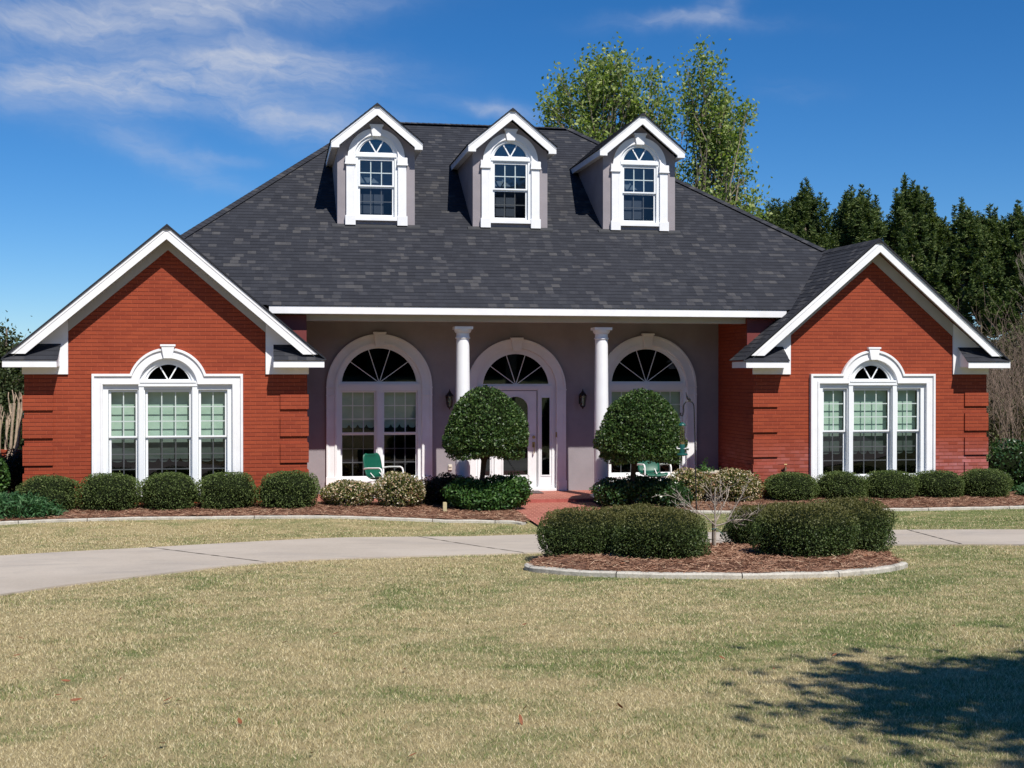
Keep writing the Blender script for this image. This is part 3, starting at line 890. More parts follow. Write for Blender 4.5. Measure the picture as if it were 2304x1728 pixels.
hd.tube([(hx, y + .05, -1.47), (hx, y + .0, -1.49), (hx, y - .012, -1.56), (hx, y + .0, -1.64), (hx, y + .05, -1.67)], .011, 8)
hb(hd, 'handle', 'brass', dw, smooth=True)
db = MB(); db.box(5.875, 5.905, y - .07, y - .054, -1.32, -1.21); hb(db, 'doorbell', 'brass', None, bevel=.003)
ob = MB(); ob.box(3.60, 3.68, y - .03, y, -1.985, -1.870); ob.box(3.61, 3.67, y - .045, y - .031, -1.93, -1.885); hb(ob, 'outlet_cover', 'pale_stone', None, bevel=.004)

# wall lanterns
def lantern(x, parent):
    e = bpy.data.objects.new('wall_lantern', None); col.objects.link(e); e.parent = house; e.location = HOFF
    b = MB(); yy = PY - .15
    b.box(x - .05, x + .05, PY - .02, PY, -.62, -.42)
    b.tube([(x, PY - .02, -.50), (x, PY - .08, -.42), (x, yy, -.40)], .012, 8)
    b.lathe([(.006, 0), (.010, -.03), (.035, -.07), (.085, -.13), (.09, -.145), (.08, -.15)], (x, yy, -.30), 12)
    b.lathe([(.05, 0), (.055, -.015), (.02, -.04), (.006, -.07)], (x, yy, -.655), 12)
    for k in range(6):
        a = k * math.pi / 3; b.tube([(x + .078 * math.cos(a), yy + .078 * math.sin(a), -.45), (x + .05 * math.cos(a), yy + .05 * math.sin(a), -.66)], .006, 5)
    hb(b, 'frame', 'black_metal', e, smooth=True)
    g = MB(); g.lathe([(.072, -.45), (.046, -.655)], (x, yy, 0), 12); hb(g, 'glass', 'feeder_tube', e)


lantern(3.61, None); lantern(6.44, None)

# ------------------------------------------------------------------ roofs
SH = .132


def clip(poly, k, c, keep_above):
    out = []
    for i in range(len(poly)):
        a, b = poly[i], poly[(i + 1) % len(poly)]
        ia = (a[k] >= c) if keep_above else (a[k] <= c); ib = (b[k] >= c) if keep_above else (b[k] <= c)
        if ia: out.append(a)
        if ia != ib:
            t = (c - a[k]) / (b[k] - a[k]); out.append((a[0] + (b[0] - a[0]) * t, a[1] + (b[1] - a[1]) * t))
    return out


def shingled(mb, pts, lift=.007):
    P = [Vector(p) for p in pts]; n = Vector((0, 0, 0))
    for i in range(len(P)): n += P[i].cross(P[(i + 1) % len(P)])
    n.normalize()
    if n.z < 0: n = -n
    u = Vector((0, 0, 1)).cross(n).normalized() * -1; v = n.cross(u); v = v if v.z > 0 else -v
    o = min(P, key=lambda p: p.z)
    q = [((p - o).dot(u), (p - o).dot(v)) for p in P]
    hi = max(b for a, b in q); k = 0
    uo = random.random() * 9
    while k * SH < hi:
        r = clip(clip(q, 1, k * SH, True), 1, (k + 1) * SH, False)
        if len(r) >= 3:
            W3 = []; lows = []
            for a, b in r:
                f = lift * (1 - (b - k * SH) / SH) + .002; W3.append(tuple(o + u * a + v * b + n * f))
                if abs(b - k * SH) < 1e-6: lows.append((a, b))
            mb.poly(W3, 0, [(a + uo, (b + k * 0) * .9999 + 1e-4) for a, b in r])
            if len(lows) >= 2:
                a0, a1 = min(l[0] for l in lows), max(l[0] for l in lows); b = k * SH
                A, B = o + u * a0 + v * b, o + u * a1 + v * b
                mb.poly([tuple(A + n * (lift + .002)), tuple(B + n * (lift + .002)), tuple(B), tuple(A)], 0, [(a0 + uo, b + .01), (a1 + uo, b + .01), (a1 + uo, b + .01), (a0 + uo, b + .01)])
        k += 1


rf = MB()
ZR = 2.725; sw_ = .854; ey = -.39
P1 = (CL + .01, .15 + (ZR - 1.31) / .67, ZR); P2 = (11.985, P1[1], ZR)
R1 = (2.26, 7.45, 6.201); R2 = (7.40, 7.45, 6.201)
vx1 = P1[0] + (ZR - 1.31) / sw_; vx2 = P2[0] - (ZR - 1.31) / sw_
V1 = (vx1, .15, 1.31); V2 = (vx2, .15, 1.31)
shingled(rf, [V1, V2, P2, R2, R1, P1])
W_E = 2.86; zE = ZR - sw_ * W_E
# left wing: inner slope (upper part back to the valley, lower part to the porch), outer slope, main left plane
def zs1(x): return ZR - sw_ * (x - P1[0])
shingled(rf, [(P1[0], ey, ZR), P1, V1, (vx1, ey, 1.31)])
shingled(rf, [(vx1, ey, 1.31), (vx1, .44, 1.31), (P1[0] + W_E, .44, zE), (P1[0] + W_E, ey, zE)])
shingled(rf, [(P1[0], ey, ZR), (P1[0] - W_E, ey, zE), (P1[0] - W_E, P1[1], zE), P1])
shingled(rf, [(P1[0] - W_E, P1[1], zE), P1, R1, (P1[0] - W_E, 15.2, zE)])
shingled(rf, [(P2[0], ey, ZR), (vx2, ey, 1.31), V2, P2])
shingled(rf, [(vx2, ey, 1.31), (P2[0] - W_E, ey, zE), (P2[0] - W_E, .44, zE), (vx2, .44, 1.31)])
shingled(rf, [(P2[0], ey, ZR), P2, (P2[0] + W_E, P2[1], zE), (P2[0] + W_E, ey, zE)])
shingled(rf, [(P2[0] + W_E, P2[1], zE), (P2[0] + W_E, 15.2, zE), R2, P2])
shingled(rf, [R1, R2, (P2[0] + W_E, 15.2, zE), (P1[0] - W_E, 15.2, zE)])
for C in (CL + .01, P2[0]):                        # small roofs over the cornice returns
    for s in (-1, 1):
        shingled(rf, [(C + s * 1.90, -.405, .262), (C + s * 2.872, -.405, .262), (C + s * 2.55, -.03, .56), (C + s * 1.90, -.03, .56)])
# ridge and hip caps
def caps(mb, a, b, wd=.13, step=.14, CAPS=.40):
    a, b = Vector(a), Vector(b); L = (b - a).length; n = int(L / step); d = (b - a) / L
    side = d.cross(Vector((0, 0, 1))).normalized(); up = side.cross(d)
    for k in range(n):
        p, q = a + d * (k * step), a + d * ((k + 1.15) * step)
        h0, h1 = (.045, .036) if CAPS < .6 else (.022, .015)
        A = [p - side * wd + up * (h0 - wd * CAPS), p + up * h0, p + side * wd + up * (h0 - wd * CAPS)]; B = [q - side * wd + up * (h1 - wd * CAPS), q + up * h1, q + side * wd + up * (h1 - wd * CAPS)]
        u0 = random.random() * 50
        uvq = [(u0, .05), (u0 + .01, .05), (u0 + .01, .06), (u0, .06)]
        mb.poly([A[0], A[1], B[1], B[0]], 0, uvq); mb.poly([A[1], A[2], B[2], B[1]], 0, uvq)
        mb.poly([A[0], A[1], A[2]], 0, uvq[:3])


caps(rf, R1, R2); caps(rf, P1, R1); caps(rf, P2, R2); caps(rf, (P1[0], ey, ZR - .012), P1, .12, .14, .82); caps(rf, (P2[0], ey, ZR - .012), P2, .12, .14, .82)
roof = hb(rf, 'roof', 'shingle')
# dark shingle edge over the rakes
de = MB()
for C in (P1[0], P2[0]):
    for s in (-1, 1):
        de.prism([(C + s * a, z) for a, z in ((0, 2.742), (2.86, .30), (2.86, .275), (2.73, .378), (0, 2.7035))], 'y', -.395, -.32)
de.box(-.10, 10.27, .143, .30, 1.3035, 1.318)
hb(de, 'drip_edge', 'shingle')

# ------------------------------------------------------------------ dormers
def dormer():
    d = bpy.data.objects.new('dormer', None); col.objects.link(d)
    y = 2.88
    wl = MB(); wl.plate([(-.817, 3.05), (-.817, 4.80), (0, 5.475), (.817, 4.80), (.817, 3.05)], [archloop(.40, 4.6, 3.32)], y, y + .08)
    for s in (-1, 1):
        a, b = sorted((s * .817, s * .76)); wl.prism([(y + .081, 3.15), (5.60, 4.88), (y + .081, 4.88)], 'x', a, b)
    wl.build('dormer_wall', 'stucco', d)
    bk = MB(); bk.box(-.75, .75, y + .48, y + .5, 3.3, 5.0); bk.build('interior_wall', 'interior_grey', d)
    cs = MB(); cs.plate(archloop(.60, 4.60, 3.20) + list(reversed(archloop(.46, 4.60, 3.20))), [], y - .05, y - .001)
    cs.plate(archloop(.485, 4.60, 3.20) + list(reversed(archloop(.455, 4.60, 3.20))), [], y - .062, y - .0505)
    for s in (-1, 1):
        a, b = sorted((s * .462, s * .632)); cs.box(a, b, y - .06, y - .0, 3.16, 4.60)
        a, b = sorted((s * .44, s * .655)); cs.box(a, b, y - .085, y - .0, 4.455, 4.595); cs.box(a, b, y - .085, y - .0, 3.155, 3.355)
        a, b = sorted((s * .43, s * .665)); cs.box(a, b, y - .095, y - .0, 4.43, 4.458)
    cs.box(-.47, .47, y - .07, y - .001, 3.255, 3.315)
    cs.build('casing', 'white_trim', d, bevel=.004)
    keystone(0, 5.277, 5.03, .135, .085, y - .10, y - .0).build('keystone', 'white_trim', d, bevel=.004)
    fr = MB(); fr.plate(archloop(.47, 4.60, 3.316), [halfdisc(.40, 4.60, 4.685), rect(-.385, .385, 3.335, 4.575)], y - .02, y + .07)
    fr.plate(halfdisc(.41, 4.60, 4.68), [halfdisc(.365, 4.615, 4.70)], y + .005, y + .035)
    fr.box(-.43, .43, y - .04, y - .0205, 4.60, 4.67)
    gl, gls = MB(), MB(); sash_unit(fr, gl, gls, -.340, .340, 4.53, 4.01, 3.945, 3.385, 0, y + .005, 3, 2, .04)
    rays(fr, 0, 4.69, .365, 4.615, (60, 120), y + .01, .013)
    fr.build('sash', 'sash_white', d)
    gl.prism(halfdisc(.375, 4.615, 4.69), 'y', y + .024, y + .026); gl.build('glass', 'glass', d); gls.build('glass', 'screened_glass', d)
    rk = MB()
    for s in (-1, 1):
        rk.prism([(s * a, z) for a, z in ((0, 5.665), (.955, 4.876), (.955, 4.740), (.79, 4.740), (.79, 4.792), (0, 5.445))], 'y', 2.60, 2.635)
        rk.prism([(s * a, z) for a, z in ((0, 5.667), (.957, 4.878), (.957, 4.835), (0, 5.615))], 'y', 2.591, 2.5998)
        a, b = sorted((s * .93, s * .955)); rk.box(a, b, 2.6355, 5.55, 4.745, 4.872)
        a, b = sorted((s * .818, s * .929)); rk.box(a, b, 2.6355, 5.45, 4.760, 4.775)
        rk.prism([(s * a, z) for a, z in ((0, 5.545), (.929, 4.778), (.929, 4.765), (0, 5.53))], 'y', 2.6355, 2.8795)
    rk.build('rake_board', 'white_trim', d)
    rr = MB()
    for s in (-1, 1):
        shingled(rr, [(0, 2.56, 5.682), (s * .975, 2.56, 4.878), (s * .975, 5.50, 4.878), (0, 6.70, 5.682)])
        rr.prism([(s * a, z) for a, z in ((0, 5.690), (.972, 4.888), (.972, 4.874), (0, 5.669))], 'y', 2.565, 2.64)
        for f in range(1): pass
    caps(rr, (0, 2.56, 5.668), (0, 6.6, 5.668), .09, .14, .80)
    rr.uv = [u if u is not None else [(0, 0)] * len(f) for u, f in zip(rr.uv, rr.f)]
    rr.build('dormer_roof', 'shingle', d)
    fl_ = MB(); fl_.prism([(2.80, 3.118), (2.885, 3.185), (2.885, 3.15), (2.80, 3.09)], 'x', -.93, .93); fl_.build('flashing', 'lead', d)
    return d


dm = dormer(); dm.parent = house; dm.location = HOFF + Vector((2.168, 0, 0))
for X in (5.05, 7.925):
    o = dm.copy(); col.objects.link(o); o.parent = house; o.location = HOFF + Vector((X, 0, 0))
    for ch in dm.children:
        cc = ch.copy(); col.objects.link(cc); cc.parent = o
# ------------------------------------------------------------------ plants


def superdir(n, p):
    d = unit(rng.normal(size=(n, 3))); k = (np.abs(d) ** p).sum(1, keepdims=True) ** (-1 / p); return d, d * k


def lump(d, seed, amp):
    r = np.ones(len(d)); q = np.random.default_rng(seed)
    for _ in range(9):
        v = q.normal(size=3) * 4; r += amp / 3 * np.sin(d @ v + q.uniform(0, 6.28))
    return r[:, None]


def core_quads(fn, nu=20, nv=12):
    U_ = np.linspace(0, 2 * np.pi, nu + 1); V_ = np.linspace(-np.pi / 2, np.pi / 2, nv + 1); Q = []
    G_ = lambda a, b: np.array([np.cos(b) * np.cos(a), np.cos(b) * np.sin(a), np.sin(b)])
    for i in range(nu):
        for j in range(nv):
            Q.append([fn(G_(U_[i], V_[j])), fn(G_(U_[i + 1], V_[j])), fn(G_(U_[i + 1], V_[j + 1])), fn(G_(U_[i], V_[j + 1]))])
    return np.array(Q)


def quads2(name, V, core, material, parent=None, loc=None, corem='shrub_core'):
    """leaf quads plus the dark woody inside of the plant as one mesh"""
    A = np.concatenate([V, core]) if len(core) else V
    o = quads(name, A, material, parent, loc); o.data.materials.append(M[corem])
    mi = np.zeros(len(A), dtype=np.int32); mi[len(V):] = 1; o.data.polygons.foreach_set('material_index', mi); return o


def clipped(name, rx, ry, h, n, leaf, material, seed=1, p=2.7, amp=.05, depth=.08, corek=.86, loc=None, zc=.45):
    """clipped mound, base at z=0"""
    d, s = superdir(n, p); lm = lump(d, seed, amp)
    c = np.array([0, 0, h * zc]); S = np.array([rx, ry, h * (1 - zc)]); lowS = np.array([rx, ry, h * zc * 1.35])
    sc = np.where(d[:, 2:3] > 0, S, lowS)
    P = c + s * sc * lm * (1 - rng.random((n, 1)) ** 2 * depth / rx * 1.4)
    P += unit(s / sc) * (np.maximum(0, rng.random((n, 1)) - .965) * 1.6)      # stray shoots
    kp = P[:, 2] > .0; P, s, sc = P[kp], s[kp], sc[kp]
    Q = leaf_quads(P, unit(s / sc), leaf, .55, .75, .8)
    def fn(g):
        k = (np.abs(g) ** p).sum() ** (-1 / p); l = lump(g[None], seed, amp)[0, 0]
        q = c + g * k * (S if g[2] > 0 else lowS) * l * corek; q[2] = max(q[2], .0); return q
    return quads2(name, Q, core_quads(fn), material, None, loc)


# shrubs in a row in front of the left gable
names = ['leftmost', 'second', 'third', 'fourth', 'fifth']
LX = [(-3.90, .53), (-2.87, .54), (-1.83, .54), (-.80, .53), (.29, .575)]
protoL = [clipped('clipped_shrub', .53, .50, .64, 9000, .030, 'box_leaf', 3 + k, 2.7, .06) for k in range(2)]
LAB = ['clipped round shrub at the far left end of the row, half behind the juniper', 'clipped shrub under the left pane of the left gable window',
       'clipped shrub in the middle of the row, under the centre of the left gable window', 'clipped shrub under the right pane of the left gable window',
       'clipped shrub at the left corner of the porch, beside the pinkish flowering bush']
for i, (x, r) in enumerate(LX):
    o = protoL[i] if i < 2 else protoL[i % 2].copy()
    if i >= 2: col.objects.link(o)
    y = -.60; o.location = (x, y, gz(x, y) + .05); o.rotation_euler.z = [0, 0, 2.1, 3.3, 4.4][i]; o.scale = (r / .53, r / .53 * .98, [.96, 1, 1.01, 1, 1.02][i])
    tag(o, LAB[i], 'shrub', 'clipped shrubs below the left gable')
RX = [(10.05, .55), (11.10, .50), (12.13, .53), (13.16, .52), (14.20, .54)]
LAB = ['small clipped shrub beside the garden hose, first of the row by the right gable', 'small clipped shrub under the left pane of the right gable window',
       'small clipped shrub under the centre of the right gable window', 'small clipped shrub below the right frame of the right gable window',
       'small clipped shrub at the right hand corner of the brick wall']
for i, (x, r) in enumerate(RX):
    o = protoL[(i + 1) % 2].copy(); col.objects.link(o)
    y = -.55; o.location = (x, y, gz(x, y) + .04); o.rotation_euler.z = [1.2, 5.3, .4, 2.9, 3.9][i]; o.scale = (r / .53, r / .53, [.84, .85, .86, .84, .86][i])
    tag(o, LAB[i], 'shrub', 'clipped shrubs below the right gable')

# six larger mounds in the island bed
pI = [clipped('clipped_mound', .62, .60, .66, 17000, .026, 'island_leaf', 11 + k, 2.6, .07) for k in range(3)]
IS = [(3.90, -8.80, .58, .60, 'dark clipped mound at the left end of the island bed'),
      (4.64, -9.62, .58, .64, 'dark clipped mound in front in the island bed, just left of the bare sapling'),
      (4.70, -8.30, .60, .60, 'dark clipped mound at the back of the left cluster in the island bed'),
      (6.60, -8.15, .55, .57, 'shaded clipped mound right behind the bare branches of the sapling'),
      (6.40, -9.85, .60, .68, 'large dark clipped mound in front on the right side of the island bed'),
      (7.36, -9.05, .55, .68, 'dark clipped mound at the right end of the island bed')]
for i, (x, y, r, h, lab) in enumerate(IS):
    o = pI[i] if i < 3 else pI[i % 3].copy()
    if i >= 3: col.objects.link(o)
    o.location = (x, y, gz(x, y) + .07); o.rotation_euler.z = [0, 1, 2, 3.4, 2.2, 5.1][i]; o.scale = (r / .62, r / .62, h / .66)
    tag(o, lab, 'shrub', 'clipped mounds in the island bed')


def multi(name, blobs, n, leaf, material, asp=.5, depth=.25, spread=.8, loc=None, core=.72, sprig=0.0):
    """loose bush: several overlapping mounds; blobs (x,y,z,rx,ry,rz) relative"""
    b = np.array(blobs, float); area = b[:, 3] * b[:, 5]; idx = rng.choice(len(b), n, p=area / area.sum())
    d = unit(rng.normal(size=(n, 3))); R_ = b[idx, 3:6]; C_ = b[idx, 0:3]
    f = 1 - depth * rng.random((n, 1)) ** 1.5 + sprig * np.maximum(0, rng.random((n, 1)) - .8) * 3
    lm = lump(d, 5, .10); P = C_ + d * R_ * f * lm
    keep = np.ones(n, bool)
    for k in range(len(b)):
        q = (P - b[k, :3]) / (b[k, 3:6] * .72); keep &= ~((q ** 2).sum(1) < 1)
    keep &= P[:, 2] > .02
    P, d = P[keep], d[keep]; Q = leaf_quads(P, d, leaf, asp, spread, .7)
    cores = [core_quads(lambda g, k=k: np.maximum(b[k, :3] + g * b[k, 3:6] * core, [-99, -99, 0]), 12, 8) for k in range(len(b))]
    return quads2(name, Q, np.concatenate(cores), material, None, loc)


def put(o, x, y, lab, cat, group=None, lift=.05):
    o.location = (x, y, gz(x, y) + lift); tag(o, lab, cat, group); return o


put(multi('flowering_bush', [(0, 0, .22, .50, .42, .27), (-.25, .05, .2, .3, .3, .22)], 7500, .045, 'hawthorn_leaf'), 1.42, -.42, 'low pinkish flowering bush beside the clipped shrub, in front of the left porch chair', 'flowering bush', 'flowering bushes')
put(multi('flowering_bush', [(0, 0, .30, .47, .42, .37), (.1, .05, .25, .40, .36, .30)], 8500, .045, 'hawthorn_leaf'), 2.33, -.42, 'rounded cream flowering bush between the left porch chair and the dark evergreen', 'flowering bush', 'flowering bushes')
put(multi('flowering_bush', [(0, 0, .28, .50, .36, .38), (.2, .05, .2, .40, .36, .30)], 7000, .045, 'hawthorn_leaf'), 8.12, -.12, 'cream flowering bush right of the hedge, below the planter bowl', 'flowering bush', 'flowering bushes')
put(multi('flowering_bush', [(0, 0, .30, .50, .42, .36), (.16, 0, .22, .42, .4, .30)], 8500, .045, 'hawthorn_leaf'), 8.92, -.45, 'cream flowering bush at the left corner of the right brick gable', 'flowering bush', 'flowering bushes')
put(multi('plum_or_shade_bush', [(0, 0, .25, .42, .30, .30), (.28, .1, .3, .35, .3, .32)], 5500, .045, 'plum_leaf', .5, .25, .9, sprig=.2), 3.05, -.02, 'dark purplish bush in the shade left of the glossy evergreen', 'bush')
put(multi('evergreen_bush', [(-.35, 0, .30, .45, .42, .30), (.25, -.05, .30, .50, .42, .33), (.55, 0, .34, .26, .3, .30), (0, -.25, .16, .5, .3, .22)], 11000, .065, 'gardenia_leaf', .45, .25, .9, sprig=.35), 3.95, -.80, 'glossy bright green bush around the foot of the left ball tree', 'bush')
put(multi('evergreen_hedge', [(-.45, 0, .26, .42, .40, .28), (.05, .05, .28, .48, .42, .29), (.5, 0, .26, .42, .40, .28), (.66, -.35, .15, .30, .3, .25)], 12000, .055, 'hedge_leaf', .5, .2, .9, sprig=.3), 6.88, -.66, 'low dark green hedge around the foot of the right ball tree', 'hedge')
put(multi('juniper', [(0, 0, .12, .75, .55, .26), (-.6, .2, .15, .6, .5, .28), (.45, -.05, .05, .45, .35, .18)], 9000, .11, 'juniper_leaf', .22, .4, .6, sprig=.4, core=.6), -4.45, -1.42, 'spreading feathery juniper at the left edge of the bed', 'juniper', 'junipers')
put(multi('juniper', [(0, 0, .10, .7, .5, .24), (.7, .1, .1, .6, .45, .22)], 7000, .10, 'juniper_leaf', .22, .4, .6, sprig=.4, core=.6), 15.55, -.75, 'low feathery juniper at the right edge of the bed', 'juniper', 'junipers')
put(multi('evergreen_hedge', [(0, 0, .45, .9, .6, .62), (1.1, .1, .45, .8, .6, .60), (2.2, 0, .45, .9, .6, .62), (3.4, 0, .45, .9, .6, .62)], 13000, .075, 'hedge_leaf', .5, .2, .9, sprig=.2), 15.75, .85, 'tall dark green hedge right of the right brick wall', 'hedge')
put(multi('plum_or_shade_bush', [(0, 0, .48, .38, .4, .50), (-.6, .1, .48, .5, .4, .50)], 5000, .05, 'plum_leaf', .5, .25, .9), -4.85, 1.6, 'added dark bush in place of the black shade between the bright bush and the left brick corner', 'bush')  # added dark leaves fill a gap that holds only shade
put(multi('evergreen_bush', [(0, 0, .46, .25, .35, .46), (-.5, 0, .5, .5, .5, .55)], 7000, .07, 'gardenia_leaf', .5, .2, .9, sprig=.2), -5.08, .75, 'bright green bush at the left edge, below the pale bare trunks', 'bush')
put(multi('evergreen_bush', [(0, 0, .8, 1.1, .8, 1.15), (-1.2, 0, .9, 1.1, .8, 1.35), (1, .2, .6, .8, .7, .9)], 9000, .10, 'left_leaf', .5, .25, .9, sprig=.3), -6.9, 7.0, 'tall green bush behind the pale bare trunks at the left edge', 'bush')


# ball trees (clipped standards)
def ball_tree(x, y, r, z0, z1, tx, zb, seed, lab, top=1.0):
    e = empty('ball_tree', (tx, y, zb), 0, lab, 'topiary tree', 'clipped ball trees before the porch')
    T = np.array([0, .04, .14, .28, .42, .56, .70, .82, .92, .98, 1.0]); Rr = np.array([.66, .90, .99, 1.0, .965, .89, .76, .585, .37, .18, .0])
    H = z1 - z0; n = 17000
    t = rng.random(n * 2) ; rr = np.interp(t, T, Rr); keep = rng.random(n * 2) < (rr + .15); t = t[keep][:n]; rr = np.interp(t, T, Rr)
    a = rng.random(len(t)) * 2 * np.pi
    slope = (np.interp(t + .02, T, Rr) - np.interp(t - .02, T, Rr)) / .04 * r / H
    N = unit(np.stack([np.cos(a), np.sin(a), -slope], 1))
    # flat underside
    m = 3000; a2 = rng.random(m) * 2 * np.pi; r2 = np.sqrt(rng.random(m)) * .92
    lm = lump(N, seed, .055)[:, 0]
    P = np.stack([rr * r * lm * np.cos(a), rr * r * lm * np.sin(a), t * H], 1) - N * (rng.random((len(t), 1)) ** 1.6 * .11)
    P2 = np.stack([r2 * r * np.cos(a2), r2 * r * np.sin(a2), rng.random(m) * .10 - .02 + .05 * np.sin(a2 * 3)], 1)
    P = np.concatenate([P, P2]) + np.array([x - tx, 0, z0 - zb]); N = np.concatenate([N, np.tile([0, 0, -1.0], (m, 1))])
    Q = leaf_quads(P, N, .050, .55, .85, .75)
    def fn(g):
        tt = (math.asin(max(-1, min(1, g[2]))) / math.pi + .5); q = np.interp(tt, T, Rr) * r * .87; an = math.atan2(g[1], g[0])
        return np.array([q * math.cos(an) + x - tx, q * math.sin(an), tt * H * .93 + z0 - zb + .05])
    quads2('crown', Q, core_quads(fn, 24, 16), 'holly_leaf', e)
    tr = MB(); h = z0 - zb + .25; s = 1 if x > tx else -1
    tr.tube([(0, 0, -.05), (.012, 0, .12), (-.02, .01, h * .35), (.01 * s, 0, h * .6), (.035 * s, 0, h * .78)], [.075, .058, .050, .050, .056], 10)
    for dx, dy in ((.16, .03), (-.15, -.04), (.04, .16), (0, -.13)):
        tr.tube([(.03 * s, 0, h * .72), (dx * .6 + .03 * s, dy * .6, h * .86), (dx * 1.8 + .03 * s, dy * 1.8, h * 1.15)], [.045, .032, .02], 8)
    tr.build('trunk', 'dark_bark', e, smooth=True)
    return e


ball_tree(3.90, -.90, .79, -1.50, -.20, 3.84, -2.55, 4, 'round clipped ball tree on a dark trunk, covering the left side of the front door')
ball_tree(6.93, -.80, .84, -1.62, -.25, 6.76, -2.54, 9, 'round clipped ball tree on a dark trunk, in front of the right porch window')

# ------------------------------------------------------------------ bare plants
def twigtree(mb, p, d, L, r, depth, spread=.5, up=.25, kids=3, rmin=.0025, seg=3, m=0):
    pts = [Vector(p)]; rad = [r]; dd = Vector(d).normalized()
    for k in range(seg):
        dd = (dd + Vector((random.gauss(0, .12), random.gauss(0, .12), random.gauss(0, .08) + up * .15))).normalized()
        pts.append(pts[-1] + dd * (L / seg)); rad.append(max(rmin, r * (1 - .45 * (k + 1) / seg)))
    mb.tube(pts, rad, 5 if r < .02 else 8, m, caps=False)
    if depth <= 0: return
    for k in range(kids):
        t = random.uniform(.35, 1.0) if k else 1.0; i = min(seg - 1, int(t * seg)); q = pts[i].lerp(pts[i + 1], t * seg - i) if i < seg else pts[-1]
        nd = (dd + Vector((random.gauss(0, spread), random.gauss(0, spread), random.gauss(0, spread * .6) + up * .4))).normalized()
        twigtree(mb, q, nd, L * random.uniform(.55, .8), max(rmin, r * .55), depth - 1, spread, up, kids, rmin, seg, m)


sx, sy, sz = 5.72, -8.5, float(gz(5.72, -8.5)) + .08
sap = empty('bare_sapling', (sx, sy, sz), 0, 'small leafless sapling tied to a stake in the middle of the island bed', 'sapling')
BR = [([[5.72, -2.32], [5.725, -2.07], [5.73, -1.93], [5.72, -1.73], [5.73, -1.48]], .020, 0), ([[5.725, -1.98], [5.66, -1.93], [5.58, -1.85], [5.47, -1.8], [5.33, -1.75]], .012, -.1),
      ([[5.58, -1.85], [5.52, -1.81], [5.43, -1.75], [5.26, -1.64], [5.07, -1.56]], .008, .15), ([[5.52, -1.81], [5.34, -1.79], [5.18, -1.72]], .007, -.2),
      ([[5.43, -1.78], [5.39, -1.7], [5.29, -1.62]], .006, .1), ([[5.73, -1.94], [5.81, -1.83], [5.84, -1.72], [5.77, -1.65], [5.95, -1.51]], .010, .1),
      ([[5.84, -1.73], [5.92, -1.59], [5.96, -1.48]], .007, .1), ([[5.73, -1.99], [5.83, -1.96], [5.92, -1.91], [6.11, -1.9], [6.24, -1.93]], .013, -.15),
      ([[5.9, -1.92], [6.01, -1.71], [6.11, -1.52], [6.14, -1.46]], .010, -.1), ([[6.11, -1.9], [6.1, -1.82]], .005, -.15), ([[6.23, -1.92], [6.27, -1.82]], .005, -.2),
      ([[5.92, -1.91], [6.02, -1.93], [6.08, -1.98]], .006, -.1), ([[5.72, -1.73], [5.67, -1.62], [5.64, -1.52]], .007, -.05), ([[5.73, -1.81], [5.75, -1.68], [5.71, -1.59]], .006, .05)]
sm = MB(); bm_ = MB()
random.seed(21)
for k, (pl, r, dy) in enumerate(BR):
    L = len(pl); pts = [(a - sx, dy * (i / (L - 1)), b - sz) for i, (a, b) in enumerate(pl)]
    (sm if k == 0 else bm_).tube(pts, [max(.0032, r * (1 - .7 * i / (L - 1))) for i in range(L)], 7, 0)
    if k:
        for _ in range(7):
            i = random.randrange(L - 1); q = Vector(pts[i]).lerp(Vector(pts[i + 1]), random.random())
            d0 = (Vector(pts[-1]) - Vector(pts[0])).normalized() + Vector((random.gauss(0, .6), random.gauss(0, .6), random.gauss(.15, .5)))
            twigtree(bm_, q, d0, random.uniform(.07, .18), .0035, 1, .6, .3, 2, .0024, 2)
sm.build('trunk', 'sapling_bark', sap, smooth=True); bm_.build('branches', 'sapling_bark', sap)
st = MB(); st.tube([(-.035, -.01, -.05), (-.028, -.01, .38)], .011, 6); st.build('stake', 'dark_bark', sap)
ti = MB(); ti.tube([(-.045, -.02, .27), (.02, -.03, .28), (.035, .01, .275), (-.01, .03, .27), (-.045, -.02, .27)], .006, 6); ti.tube([(.02, -.03, .275), (.07, -.05, .23), (.10, -.05, .20)], .005, 5)
ti.build('tie', 'teal_plastic', sap)

# pale bare trunks at the left edge
cm_ = empty('bare_crape_myrtle', (-5.55, 3.0, -2.5), 0, 'pale leafless multi-stemmed tree at the left edge of the house', 'tree')
tk = MB(); random.seed(5)
for k in range(13):
    a = k * 2.39; bx, by = .12 * math.cos(a), .12 * math.sin(a); ox, oy = math.cos(a) * random.uniform(.25, .60), math.sin(a) * random.uniform(.2, .5)
    hgt = random.uniform(1.55, 2.05)
    pts = [(bx, by, 0), (bx + ox * .35, by + oy * .35, hgt * .32), (bx + ox * .75, by + oy * .75, hgt * .55), (bx + ox * .85, by + oy * .85, hgt * .8), (bx + ox * .95, by + oy * .9, hgt)]
    tk.tube(pts, [.045, .036, .030, .026, .034], 8)
    twigtree(tk, pts[3], (random.gauss(0, .4), random.gauss(0, .4), 1), .35, .018, 1, .4, .5, 2, .010)
    for j in range(3): twigtree(tk, pts[4], (random.gauss(0, .3), random.gauss(0, .3), 1), random.uniform(.1, .3), .014, 0, .4, .5, 2, .009)
tk.build('trunk', 'pale_bark', cm_, smooth=True)

